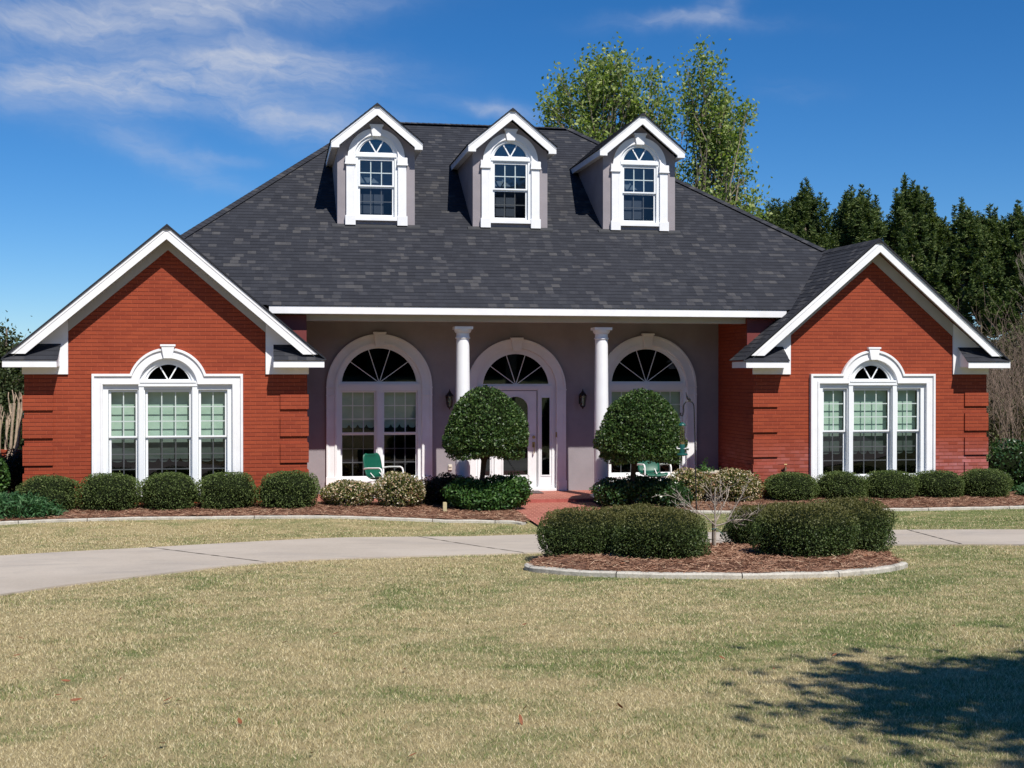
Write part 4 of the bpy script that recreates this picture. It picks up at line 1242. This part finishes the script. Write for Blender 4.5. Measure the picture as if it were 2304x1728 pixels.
# brown twiggy shrubs at the right edge
def twiggy(x, y, h, w_, n, lab, seed, mt='twig'):
    random.seed(seed); mb = MB()
    for k in range(n):
        a = random.random() * 6.28; s = random.random() ** .5 * w_
        twigtree(mb, (math.cos(a) * s * .35, math.sin(a) * s * .35, 0), (math.cos(a) * s * .5, math.sin(a) * s * .5, 1.1), h * random.uniform(.4, .55), .016, 3, .38, .35, 3, .0035)
    o = mb.build('bare_shrub', mt); return put(o, x, y, lab, 'shrub', 'leafless shrubs on the right')


twiggy(18.3, 5.2, 3.0, 1.0, 16, 'pale leafless twiggy shrub behind the hedge at the right edge', 3)
twiggy(22.6, 11.5, 4.2, 1.6, 18, 'tall brown leafless shrub behind the twiggy one at the right edge', 8)
twiggy(20.6, 13.5, 3.6, 1.4, 14, 'brown leafless shrub showing just past the right gable', 9)

random.seed(77); mb = MB(); mb.tube([(0, 0, 0), (.1, 0, 3), (-.1, 0, 5.4), (.05, 0, 7.6)], [.10, .08, .06, .03], 8)
for k in range(13):
    z = random.uniform(2.6, 7.4); twigtree(mb, (0, 0, z), (random.gauss(0, .7), random.gauss(0, .7), .8), random.uniform(.5, 1.0), .018, 2, .45, .3, 3, .006)
put(mb.build('bare_tree', 'grey_bark'), 34.2, 30, 'thin pale leafless tree in front of the dark pines at the right edge', 'tree')

# ------------------------------------------------------------------ trees behind the house
def cloud_tree(name, x, y, zb, trunk_top, env, nclu, nleaf, leaf, mt, bark, lab, group=None, r0=.16, seed=1, cl=.30, asp=.6, start=.3):
    """env: list of ellipsoids (cx,cy,cz,rx,ry,rz) relative to the tree base; clusters of leaves at the ends of real limbs"""
    global rng
    keep_rng = rng; rng = np.random.default_rng(seed)
    e = empty(name, (x, y, zb), 0, lab, 'tree', group); b = np.array(env, float)
    vol = b[:, 3] * b[:, 4] * b[:, 5]; idx = rng.choice(len(b), nclu, p=vol / vol.sum())
    u = unit(rng.normal(size=(nclu, 3))) * (rng.random((nclu, 1)) ** .42); C_ = b[idx, :3] + u * b[idx, 3:6]
    mb = MB(); tt = Vector((trunk_top[0], trunk_top[1], trunk_top[2]))
    tp = [Vector((0, 0, 0)), tt * .3 + Vector((.05, .03, 0)), tt * .62, tt]; mb.tube(tp, [r0 * 1.2, r0, r0 * .75, r0 * .25], 10)
    LV = []
    for k in range(nclu):
        c = Vector(C_[k]); t = min(.97, max(start, (c.z / tt.z) * .62 - .05 + rng.random() * .08)); f = t * 3; i = min(2, int(f)); s0 = tp[i].lerp(tp[i + 1], f - i)
        m1 = s0.lerp(c, .45) + Vector((0, 0, .10 * (c - s0).length)) + Vector(rng.normal(size=3) * .08 * (c - s0).length)
        rr = max(.012, r0 * .34 * (1 - t)) * (1 + .25 * (c - s0).length / 3)
        mb.tube([s0, s0.lerp(m1, .5) + Vector((0, 0, .02)), m1, m1.lerp(c, .5), c], [rr, rr * .85, rr * .65, rr * .45, rr * .2], 5, caps=False)
        n = int(nleaf * rng.uniform(.5, 1.4)); ax = unit(np.array(c - m1)[None])[0]
        s = rng.normal(size=(n, 3)) * cl * rng.uniform(.6, 1.2) * np.array([.8, .8, 1.0]) + np.outer((rng.random(n) - .7) * cl * 2.0, ax)
        LV.append(np.array(c) + s)
        for j in range(3):
            q = Vector(np.array(c) + rng.normal(size=3) * cl * .8); mb.tube([m1.lerp(c, .6), q], [rr * .3, .006], 4, caps=False)
    mb.build('trunk', bark, e)
    P = np.concatenate(LV); D = unit(rng.normal(size=P.shape) + [0, 0, .2]); Q = leaf_quads(P, D, leaf, asp, .8, .5)
    quads('crown', Q, mt, e); rng = keep_rng; return e


GB = 'light green trees behind the roof'
cloud_tree('spring_tree', 11.6, 20, -2.6, (.3, 0, 12.6), [(-1.0, 0, 12.0, 1.35, 1.3, 1.9), (1.0, 0, 12.1, 1.55, 1.4, 1.9), (-.2, 0, 13.1, 1.3, 1.1, .9), (-.2, 0, 9.2, 1.9, 1.5, 2.6), (-1.5, 0, 10.1, .8, .9, 1.4), (1.5, 0, 10.6, 1.0, 1.0, 2.4)], 200, 118, .145, 'spring_leaf', 'grey_bark',
           'broad light green tree rising behind the roof between the middle and right dormers', GB, .17, 31, .30)
cloud_tree('spring_tree', 15.3, 20.5, -2.6, (.0, 0, 12.4), [(.1, 0, 12.8, .95, .8, 1.9), (.75, 0, 11.1, 1.45, 1.1, 1.8), (.4, 0, 8.8, 1.85, 1.3, 2.0), (.4, 0, 7.4, 1.0, 1.0, 1.4), (-.9, 0, 8.6, .8, .8, 1.6)], 165, 115, .145, 'spring_leaf', 'grey_bark',
           'narrow light green tree rising behind the roof just right of the right dormer', GB, .15, 32, .30)


def pine(seed, H, crown_z, w0, ntuft, nblade=34):
    q = np.random.default_rng(seed); mb = MB()
    lean = q.normal(size=2) * .25
    tp = [(0, 0, 0), (lean[0] * .3, lean[1] * .3, H * .35), (lean[0] * .7, lean[1] * .7, H * .7), (lean[0], lean[1], H - .25)]
    mb.tube(tp, [.17, .14, .085, .02], 8)
    P = []
    for b_ in range(ntuft // 13):
        t = q.random() ** .8; prof = w0 * (1 - t) ** .55 * (.6 + .4 * min(1, t * 4 + .2)) + .1; r = prof * q.uniform(.55, 1.12); a = q.random() * 6.28
        z = crown_z + (H - .5 - crown_z) * t; e_ = np.array([r * math.cos(a) + lean[0] * t, r * math.sin(a) + lean[1] * t, z + .30 * r])
        s_ = np.array([lean[0] * t, lean[1] * t, z - .15 * r]); mb.tube([tuple(s_), tuple(s_ * .45 + e_ * .55 - [0, 0, .08]), tuple(e_)], [.035, .025, .012], 4, caps=False)
        for k in range(11):
            f = 1 - .5 * q.random() ** 1.4; p = s_ * (1 - f) + e_ * f + q.normal(size=3) * [.24, .24, .16]
            if p[2] < H - .2: P.append(p)
        P.append(e_ + [0, 0, .28]); P.append(e_ + [0, 0, .52])
    for k in range(4): P.append(np.array([lean[0] + q.normal() * .05, lean[1] + q.normal() * .05, H - k * .25]))
    for k in range(26):      # leading shoots standing above the crown
        t = 1 - .50 * (k + 1) / 26; r = w0 * (1 - t) ** .6 * q.uniform(.4, 1.0); a = q.random() * 6.28; z = crown_z + (H - crown_z) * t + .30
        for j in range(4): P.append(np.array([r * math.cos(a), r * math.sin(a), z + j * .22]))
    P = np.array(P); m = len(P); L = .36
    ax = unit(np.stack([q.normal(size=m) * .25 + P[:, 0] * .06, q.normal(size=m) * .25 + P[:, 1] * .06, np.ones(m)], 1))
    T = q.random((m, nblade, 1)); base = P[:, None] + ax[:, None] * (T - .5) * L
    ph = q.random((m, nblade)) * 6.28; side = np.stack([np.cos(ph), np.sin(ph), np.zeros_like(ph)], 2)
    d = unit(side * 1.0 + ax[:, None] * (.15 + T * .9)); ln = (.15 + .06 * (1 - T)) * q.uniform(.8, 1.2, (m, nblade, 1))
    wv = unit(np.cross(d, q.normal(size=d.shape))) * .024
    tip = base + d * ln; V = np.stack([base - wv * .6, base + wv * .6, tip + wv, tip - wv], 2).reshape(-1, 4, 3)
    e = empty('pine_tree'); mb.build('trunk', 'grey_bark', e); quads('crown', V, 'pine_needle', e); return e


GP = 'dark pines behind the right gable'
protoP = [pine(101, 12.0, 1.5, 3.1, 1250), pine(102, 12.0, 2.0, 2.8, 1050), pine(103, 12.0, 1.0, 3.5, 1450)]
PN = [(23.7, 38.5, 8.0, 0, 'dark pine just showing past the roof edge, leftmost of the pine row'), (25.3, 38, 8.65, 1, 'second dark pine of the row from the roof edge'),
      (27.1, 38.5, 9.15, 2, 'third dark pine from the roof edge, above the valley by the right gable'), (29.0, 38, 9.15, 1, 'dark pine above the ridge of the right gable'),
      (30.4, 39, 9.5, 0, 'dark pine just right of the peak of the right gable'), (32.1, 38, 9.42, 2, 'tallest dark pine of the row, right of the gable peak'),
      (33.6, 38.5, 8.5, 0, 'short dark pine in the dip of the row above the right rake'), (35.2, 38, 8.75, 1, 'dark pine above the middle of the right rake'),
      (36.9, 38.5, 8.15, 2, 'dark pine left of the sky gap near the right edge'), (38.5, 38, 8.8, 0, 'dark pine at the right edge of the photo'), (40.6, 39, 8.7, 1, 'outermost dark pine, cut by the right edge'),
      (26.3, 42, 8.6, 0, 'dark pine standing behind the second and third pines'), (28.2, 43, 9.3, 1, 'dark pine standing behind the third and fourth pines'), (31.3, 43, 9.6, 2, 'dark pine standing behind the ones right of the gable peak'),
      (34.5, 43, 8.6, 0, 'dark pine standing behind the short one'), (37.0, 44, 8.5, 1, 'dark pine standing behind the sky gap near the right edge'), (24.6, 43, 8.0, 2, 'dark pine standing behind the leftmost ones')]
for i, (x, y, zt, v, lab) in enumerate(PN):
    s = (zt + 2.25) / 12.0 * (1 + .03 * math.sin(i * 4.1)); loc = (x, y, -2.6)
    if i in (0, 1, 2):
        v = i; o = protoP[i]; o.location = loc
    else: o = add_obj_copy(protoP[v], loc, i * 1.37)
    o.rotation_euler.z = i * 1.37; o.scale = (1, 1, s); tag(o, lab, 'pine tree', GP)

# undergrowth below the pines
n = 26000
P = np.stack([rng.uniform(17, 46, n), rng.uniform(27, 35, n), -2.7 + rng.random(n) ** .8 * 4.3], 1); P[:, 2] *= 1
P[:, 2] += .5 * np.sin(P[:, 0] * 1.3)
P2_ = np.stack([rng.uniform(16, 30, 9000), rng.uniform(14, 19, 9000), -2.7 + rng.random(9000) * 1.7], 1)
P = np.concatenate([P, P2_]); n = len(P)
Q = leaf_quads(P, unit(rng.normal(size=(n, 3)) + [0, 0, .6]), .36, .20, .8, .6)
tag(quads('undergrowth', Q, 'brush_leaf'), 'mass of brownish undergrowth below the dark pines', 'undergrowth', None, 'stuff')

cloud_tree('evergreen_tree', -8.6, 20, -2.5, (.1, 0, 4.0), [(0, 0, 2.6, 1.0, 1.0, 1.5), (.3, 0, 1.9, 1.3, 1.1, 1.2), (-1.4, 0, 2.4, 1.3, 1.0, 1.5), (.1, 0, 3.4, .5, .5, .7)], 210, 120, .12, 'left_leaf', 'grey_bark',
           'dark green tree at the left edge behind the gable eave', None, .12, 41, .24)
nb = empty('neighbour_house', (-12, 30, -2.6), 0, 'distant blue-grey house glimpsed below the eave at the left edge', 'house')
b = MB(); b.box(-3.5, 2.5, 0, 6, 0, 2.35); b.build('wall', 'neighbour_siding', nb)
b = MB(); b.prism([(-.4, 2.15), (3.0, 3.6), (6.4, 2.15), (6.4, 2.28), (3, 3.75), (-.4, 2.28)], 'x', -3.9, 2.9); b.build('roof', 'neighbour_roof', nb)
b = MB(); b.box(1.1, 1.9, -.04, -.002, 1.2, 2.0); b.build('window', 'dark_glass', nb)
lw = MB(); lw.box(-6.6, -4.62, 3.3, 3.5, -2.7, -1.60); lw.box(-6.62, -4.60, 3.28, 3.52, -1.599, -1.54)
tag(lw.build('garden_wall', 'brick'), 'low red brick garden wall behind the pale bare trunks', 'wall')

# off to the right of the camera: the tree whose branches shade the lawn
e = cloud_tree('lawn_tree', 9.7, -24.4, float(gz(9.7, -24.4)), (.2, 0, 9.0), [(-2.4, .9, 6.8, 2.2, 1.5, 1.0), (-.8, .6, 7.6, 2.4, 1.8, 1.2), (.5, .5, 8.2, 2.2, 2, 1.2), (-4.4, 1.3, 6.4, 1.5, .35, .2), (-4.0, 2.2, 6.6, 1.3, .3, .2), (-3.2, .2, 6.2, 1.4, .5, .3), (-2.5, -1.2, 6.0, 2.0, .5, .4), (-2.4, -1.2, 7.0, 2.4, 1.4, .9), (-4.2, -.3, 6.8, 1.5, .4, .25), (-4.5, -1.5, 6.6, 1.4, .3, .2)], 380, 190, .17,
               'left_leaf', 'grey_bark', 'evergreen tree beside the camera whose branches shade the near right lawn', None, .2, 51, .34)

# the wood across the street, behind the camera: it shows in the window panes and shades the porch from the low sky
n = 42000
P = np.stack([rng.uniform(-75, 85, n), rng.uniform(-62, -54, n), rng.random(n) ** .85 * 8.5], 1); P[:, 2] = P[:, 2] * (1 + .18 * np.sin(P[:, 0] * .35) + .1 * np.sin(P[:, 0] * 1.1)) - .5
tag(quads('wood', leaf_quads(P, unit(rng.normal(size=(n, 3)) + [0, 0, .3]), 1.5, .6, .8, .5), 'left_leaf'), 'tree belt across the street behind the camera', 'wood', None, 'stuff')

n = 15000
P = np.stack([rng.uniform(-95, -26, n), rng.uniform(45, 58, n), rng.random(n) ** .8 * 9], 1); P[:, 2] = P[:, 2] * (1 + .2 * np.sin(P[:, 0] * .5)) - 3
tag(quads('wood', leaf_quads(P, unit(rng.normal(size=(n, 3)) + [0, 0, .4]), 1.2, .55, .8, .5), 'left_leaf'), 'distant tree belt beyond the left side of the house', 'wood', None, 'stuff')

# ------------------------------------------------------------------ porch and garden things
def chair(x, y, rz, lab):
    e = empty('lawn_chair', (x, y, FL + .001), rz, lab, 'chair', 'green metal porch chairs')
    s = MB(); W_ = .235       # seat and back: one shell each, with a rolled edge; local front is -Y
    def shell(prof, name, curve):
        mb = MB(); n = 10
        for k in range(len(prof) - 1):
            for j in range(n):
                a0, a1 = -1 + 2 * j / n, -1 + 2 * (j + 1) / n
                def P(a, q):
                    yy, zz, wf, cup = q; ed = abs(a) ** 4 * .02
                    return (a * W_ * wf, yy - cup * (1 - a * a) * curve[0] + ed * curve[0], zz - cup * (1 - a * a) * curve[1] + ed)
                mb.poly([P(a0, prof[k]), P(a1, prof[k]), P(a1, prof[k + 1]), P(a0, prof[k + 1])])
        o = mb.build(name, 'green_metal', e, smooth=True); bm = bmesh.new(); bm.from_mesh(o.data); bmesh.ops.remove_doubles(bm, verts=bm.verts, dist=.0008); bmesh.ops.recalc_face_normals(bm, faces=bm.faces); bm.to_mesh(o.data); bm.free()
        md = o.modifiers.new('s', 'SOLIDIFY'); md.thickness = .008; return o
    back = [(.19, .40, .96, .0), (.215, .46, 1, .02), (.245, .56, 1.02, .03), (.275, .68, 1.02, .035), (.30, .78, .98, .03), (.312, .83, .86, .02), (.318, .855, .6, .0)]
    shell([(a, b, c, -d) for a, b, c, d in back], 'backrest', (1, 0))
    seat = [(-.285, .355, .9, .0), (-.27, .395, .98, .0), (-.235, .415, 1.0, .01), (-.12, .405, 1.02, .02), (.02, .385, 1.02, .025), (.13, .375, 1.0, .02), (.19, .395, .96, .0)]
    shell(seat, 'seat', (0, 1))
    for s in (-1, 1):
        fr = MB(); X = s * .285
        fr.tube([(X, .26, .02), (X, -.10, .012), (X, -.24, .014), (X, -.285, .035), (X, -.30, .08), (X, -.30, .40), (X, -.295, .54), (X, -.27, .585), (X, -.22, .605), (X, .10, .59), (X, .22, .575), (s * .25, .265, .565)], .0165, 10)
        fr.build('arm_frame', 'white_metal', e, smooth=True)
    cr = MB(); cr.tube([(-.285, .26, .02), (-.285, .02, .335), (.285, .02, .335), (.285, .26, .02)], .013, 8); cr.tube([(-.285, .02, .335), (-.285, -.29, .335)], .010, 6); cr.tube([(.285, .02, .335), (.285, -.29, .335)], .010, 6)
    cr.tube([(-.285, .26, .02), (.285, .26, .02)], .0165, 8); cr.tube([(-.12, .02, .335), (-.12, .22, .48)], .01, 6); cr.tube([(.12, .02, .335), (.12, .22, .48)], .01, 6)
    cr.build('cross_bar', 'white_metal', e, smooth=True)
    return e


chair(2.16, 1.25, R(38), 'green metal chair with white tube arms, turned sideways before the left porch window')
chair(7.76, 1.25, R(4), 'green metal chair with white tube arms, seen behind the right ball tree')

# planter bowl on a pedestal
e = empty('planter', (8.80, .95, FL + .001), 0, 'cream planter bowl with a trailing plant, right of the right porch chair', 'planter')
mb = MB(); mb.lathe([(.16, 0), (.16, .03), (.07, .06), (.055, .20), (.08, .30), (.20, .36), (.27, .41), (.29, .44), (.29, .465), (.265, .465), (.24, .44), (.0, .43)], (0, 0, 0), 28); mb.build('bowl', 'pale_stone', e, smooth=True)
Pq = np.concatenate([rng.normal(size=(260, 3)) * [.11, .09, .035] + [0, 0, .47], rng.normal(size=(60, 3)) * [.03, .03, .07] + [-.02, 0, .55]])
quads('plant', leaf_quads(Pq, unit(rng.normal(size=Pq.shape) + [0, 0, 1.2]), .06, .4), 'gardenia_leaf', e)

# shepherd's hook, feeder
hx_, hy = 7.46, -2.50; hz_ = float(gz(hx_, hy))
e = empty('shepherd_hook', (hx_, hy, hz_), 0, 'thin black shepherd hook with a metal bird on top, before the right porch window', 'garden hook')
hk = MB(); arcp = [(-.145 + .098 * math.cos(R(a)), 0, 2.03 + .11 * math.sin(R(a))) for a in range(0, 181, 15)]
hk.tube([(0, 0, -.1), (-.012, 0, .7), (-.026, 0, 1.4), (-.042, 0, 1.9)] + arcp + [(-.243, 0, 1.96), (-.243 - .01, 0, 1.90), (-.265, 0, 1.875), (-.29, 0, 1.885), (-.30, 0, 1.93)], .012, 8); hk.build('pole', 'black_metal', e, smooth=True)
bd = MB(); bd.tube([(-.20, 0, 2.30), (-.185, 0, 2.24), (-.165, 0, 2.195), (-.145, 0, 2.17), (-.12, 0, 2.155), (-.10, 0, 2.152)], [.003, .010, .022, .027, .018, .004], 10)
bd.tube([(-.165, 0, 2.19), (-.19, -.03, 2.235)], [.015, .004], 6); bd.tube([(-.145, 0, 2.15), (-.145, 0, 2.13)], .005, 5); bd.build('bird_figure', 'black_metal', e, smooth=True)
fx = hx_ - .268
f = empty('bird_feeder', (fx, hy, hz_ + 1.87), 0, 'clear tube bird feeder with green cap hanging from the black hook', 'bird feeder')
mb = MB(); mb.tube([(0, 0, .0), (0, 0, -.115)], .003, 5); mb.build('hanger', 'black_metal', f)
mb = MB(); mb.lathe([(.01, -.11), (.035, -.12), (.068, -.15), (.07, -.165), (.05, -.17)], (0, 0, 0), 18); mb.build('cap', 'teal_plastic', f, smooth=True)
mb = MB(); mb.lathe([(.044, -.17), (.044, -.50)], (0, 0, 0), 18); mb.build('tube', 'feeder_tube', f, smooth=True)
mb = MB(); mb.lathe([(.038, -.47), (.038, -.62)], (0, 0, 0), 14); mb.build('seed', 'seed', f, smooth=True)
mb = MB(); mb.lathe([(.046, -.50), (.05, -.51), (.05, -.66), (.095, -.665), (.10, -.69), (.09, -.70), (.03, -.71)], (0, 0, 0), 20); mb.build('base', 'teal_plastic', f, smooth=True)
for k in range(4):
    a = k * math.pi / 2 + .4; mb = MB(); mb.tube([(math.cos(a) * .05, math.sin(a) * .05, -.58), (math.cos(a) * .12, math.sin(a) * .12, -.575), (math.cos(a) * .13, math.sin(a) * .13, -.545)], .008, 6); mb.build('perch', 'white_metal', f, smooth=True)

# hose and tap by the right wall
e = empty('garden_tap', (10.12, -.07, -2.05), 0, 'copper garden tap on a pipe against the right brick wall', 'tap')
mb = MB(); mb.tube([(0, .03, -.45), (0, .03, .20)], .014, 8); mb.build('pipe', 'copper', e, smooth=True)
mb = MB(); mb.tube([(0, .03, .18), (0, -.02, .20), (-.01, -.06, .19), (-.02, -.08, .12)], [.017, .018, .016, .014], 8); mb.tube([(-.03, -.02, .25), (.03, -.02, .25)], .012, 8); mb.tube([(0, -.02, .2), (0, -.02, .25)], .008, 6); mb.build('valve', 'brass', e, smooth=True)
hs = MB(); P_ = catmull([(10.08, -.17, -1.95), (10.06, -.2, -2.1), (10.0, -.22, -2.25), (9.85, -.30, -2.31), (9.68, -.38, -2.38), (9.55, -.42, -2.47), (9.62, -.48, -2.47), (9.78, -.5, -2.41), (9.92, -.45, -2.42), (9.98, -.4, -2.48)], 5)
hs.tube([tuple(p) for p in P_], .012, 8); tag(hs.build('garden_hose', 'hose', smooth=True), 'dark green garden hose coiled at the corner of the right brick wall', 'hose')
pt_ = MB(); pt_.box(-.035, .035, -.03, .03, -.1, .17); pt_.prism([(-.035, .17), (.035, .17), (.028, .185), (-.028, .185)], 'y', -.03, .03)
o = pt_.build('marker_post', 'wood_stake', bevel=.004); put(o, 3.10, -1.16, 'short pale wooden post in the pine straw left of the glossy bush', 'post')
mt_ = MB(); mt_.box(-.48, .48, -.28, .28, 0, .014); o = mt_.build('doormat', 'dark_mat', bevel=.004); o.location = (5.02, 1.75, FL + .003); tag(o, 'dark brown doormat in front of the front door', 'doormat')

# ------------------------------------------------------------------ fallen leaves
LP = [(-1.97, -14.05), (-1.84, -14.92), (-1.68, -15.88), (-1.41, -16.37), (-1.3, -16.55), (-1.17, -16.73), (-0.75, -14.31), (0.09, -14.76), (-1.33, -16.06), (0.5, -14.4), (0.88, -16.14), (-0.62, -16.85), (-0.55, -16.9), (-0.18, -17.57), (-0.82, -18.25), (0.19, -18.39), (0.68, -18.54), (-0.56, -18.02), (-0.98, -16.08), (-1.48, -15.59), (2.07, -14.24), (3.11, -16.19), (3.3, -16.68), (3.92, -16.26), (5.45, -15.16), (1.98, -17.63), (1.35, -17.86), (1.44, -17.55), (3.18, -18.96), (3.25, -19.12)]
lf = MB(); n = 7
for i in range(n):
    for j in range(3):
        def LPt(a, b):
            t = a / n; wd = .5 * math.sin(math.pi * t ** .8) ** .8 * .020; v = (b / 3 * 2 - 1); return (t * .062 - .03, v * wd, .004 + .30 * v * v * wd + .25 * (t - .5) ** 2 * .06)
        lf.poly([LPt(i, j), LPt(i + 1, j), LPt(i + 1, j + 1), LPt(i, j + 1)])
l0 = lf.build('fallen_leaf', 'leaf_brown', smooth=True)
for k, (x, y) in enumerate(LP + [(3.83, -9.94), (5.14, -10.07), (6.51, -10.33), (7.02, -10.24), (3.96, -10.4)]):
    o = l0 if k == 0 else l0.copy()
    if k: col.objects.link(o)
    isl = k >= len(LP)
    o.location = (x, y, gz(x, y) + (.12 if isl else .022)); o.rotation_euler = (random.gauss(0, .35), random.gauss(0, .3), random.random() * 6.28); s = random.uniform(.75, 1.25); o.scale = (s, s, s)
    tag(o, 'dry curled leaf lying on the pine straw of the island bed' if isl else 'dry curled brown leaf lying on the front lawn', 'leaf', 'fallen leaves in the island bed' if isl else 'fallen leaves on the lawn')

# ------------------------------------------------------------------ pine straw and grass
def scatter_straw(poly, n, name, lab, lift, hump):
    poly = np.array(poly); lo = poly.min(0); hi = poly.max(0); X = rng.uniform(lo[0], hi[0], n * 3); Y = rng.uniform(lo[1], hi[1], n * 3)
    m = in_poly(X, Y, poly) & (X > -7) & (X < 18); X, Y = X[m][:n], Y[m][:n]
    d = np.min(np.hypot(poly[:, 0][None] - X[:, None], poly[:, 1][None] - Y[:, None]), 1)
    Z = gz(X, Y) + lift + np.minimum(d, .5) * hump + rng.random(len(X)) * .018
    P = np.stack([X, Y, Z], 1); a = rng.random(len(X)) * 6.28; D = np.stack([np.cos(a), np.sin(a), rng.normal(size=len(X)) * .22], 1)
    s = rng.uniform(.035, .075, (len(X), 1)); w2 = np.stack([-np.sin(a), np.cos(a), np.zeros(len(X))], 1) * .0022 + np.array([0, 0, .0015])
    V = np.stack([P - D * s - w2, P - D * s + w2, P + D * s + w2, P + D * s - w2], 1)
    tag(quads(name, V, 'pine_straw'), lab, 'pine straw', None, 'stuff')


KL = [tuple(p) for p in KERB_L if -7 < p[0]]
scatter_straw([(-7, -2.6)] + KL + [(4.42, -2.45), (4.42, .28), (.7, .28), (.7, 0), (-7, 0)], 22000, 'pine_straw', 'reddish pine straw on the bed left of the brick walk', .05, .03)
scatter_straw([(6.25, .28), (6.25, -1.3)] + [tuple(p) for p in KERB_R] + [(22, 0), (9.6, 0), (9.4, .28)], 17000, 'pine_straw', 'reddish pine straw on the bed right of the brick walk', .05, .03)
scatter_straw([tuple(p) for p in ISL], 16000, 'pine_straw', 'reddish pine straw inside the round island bed', .06, .12)


def grass():
    N = 720000; yaw = R(10.342)
    a = np.interp(rng.random(N), *(lambda A: (np.cumsum(A ** -.6) / np.sum(A ** -.6), A))(np.linspace(4.6, 29, 400)))
    u = rng.uniform(-.47, .47, N); rt = u * a
    X = a * np.sin(yaw) + rt * np.cos(yaw); Y = -25 + a * np.cos(yaw) - rt * np.sin(yaw)
    out = in_poly(X, Y, DRIVE_POLY) | in_poly(X, Y, np.array([tuple(p) for p in ISL])) | in_poly(X, Y, WALK)
    kl = np.array([(p[0], p[1]) for p in KERB_L]); kr = np.array([(p[0], p[1]) for p in KERB_R])
    out |= (Y > np.interp(X, kl[:-2, 0], kl[:-2, 1]) - .04) & (X < 4.35); out |= (Y > np.interp(X, kr[:, 0], kr[:, 1]) - .04) & (X > 6.2); out |= (X >= 4.3) & (X <= 6.3) & (Y > -2.4)
    X, Y, a = X[~out], Y[~out], a[~out]; n = len(X)
    h = rng.uniform(.010, .022, n) * (1 + .35 * (np.sin(X * 2.1 + Y) * np.sin(Y * 1.7 - X * .6) > .35)); w2 = .0023 * (a / 7) ** .85
    ph = rng.random(n) * 6.28; ln = rng.uniform(.3, 2.0, n)
    tip = np.stack([X + np.cos(ph) * ln * h, Y + np.sin(ph) * ln * h, gz(X, Y) + h], 1); pa = ph + 1.57 + rng.normal(size=n) * .5
    sd = np.stack([np.cos(pa), np.sin(pa), np.zeros(n)], 1) * w2[:, None]; B = np.stack([X, Y, gz(X, Y) - .004], 1)
    V = np.stack([B - sd, B + sd, tip], 1)
    tag(quads('grass', V, 'grass_blade', tri=True), 'short half dry lawn grass, straw coloured with green patches', 'grass', None, 'stuff')


grass()
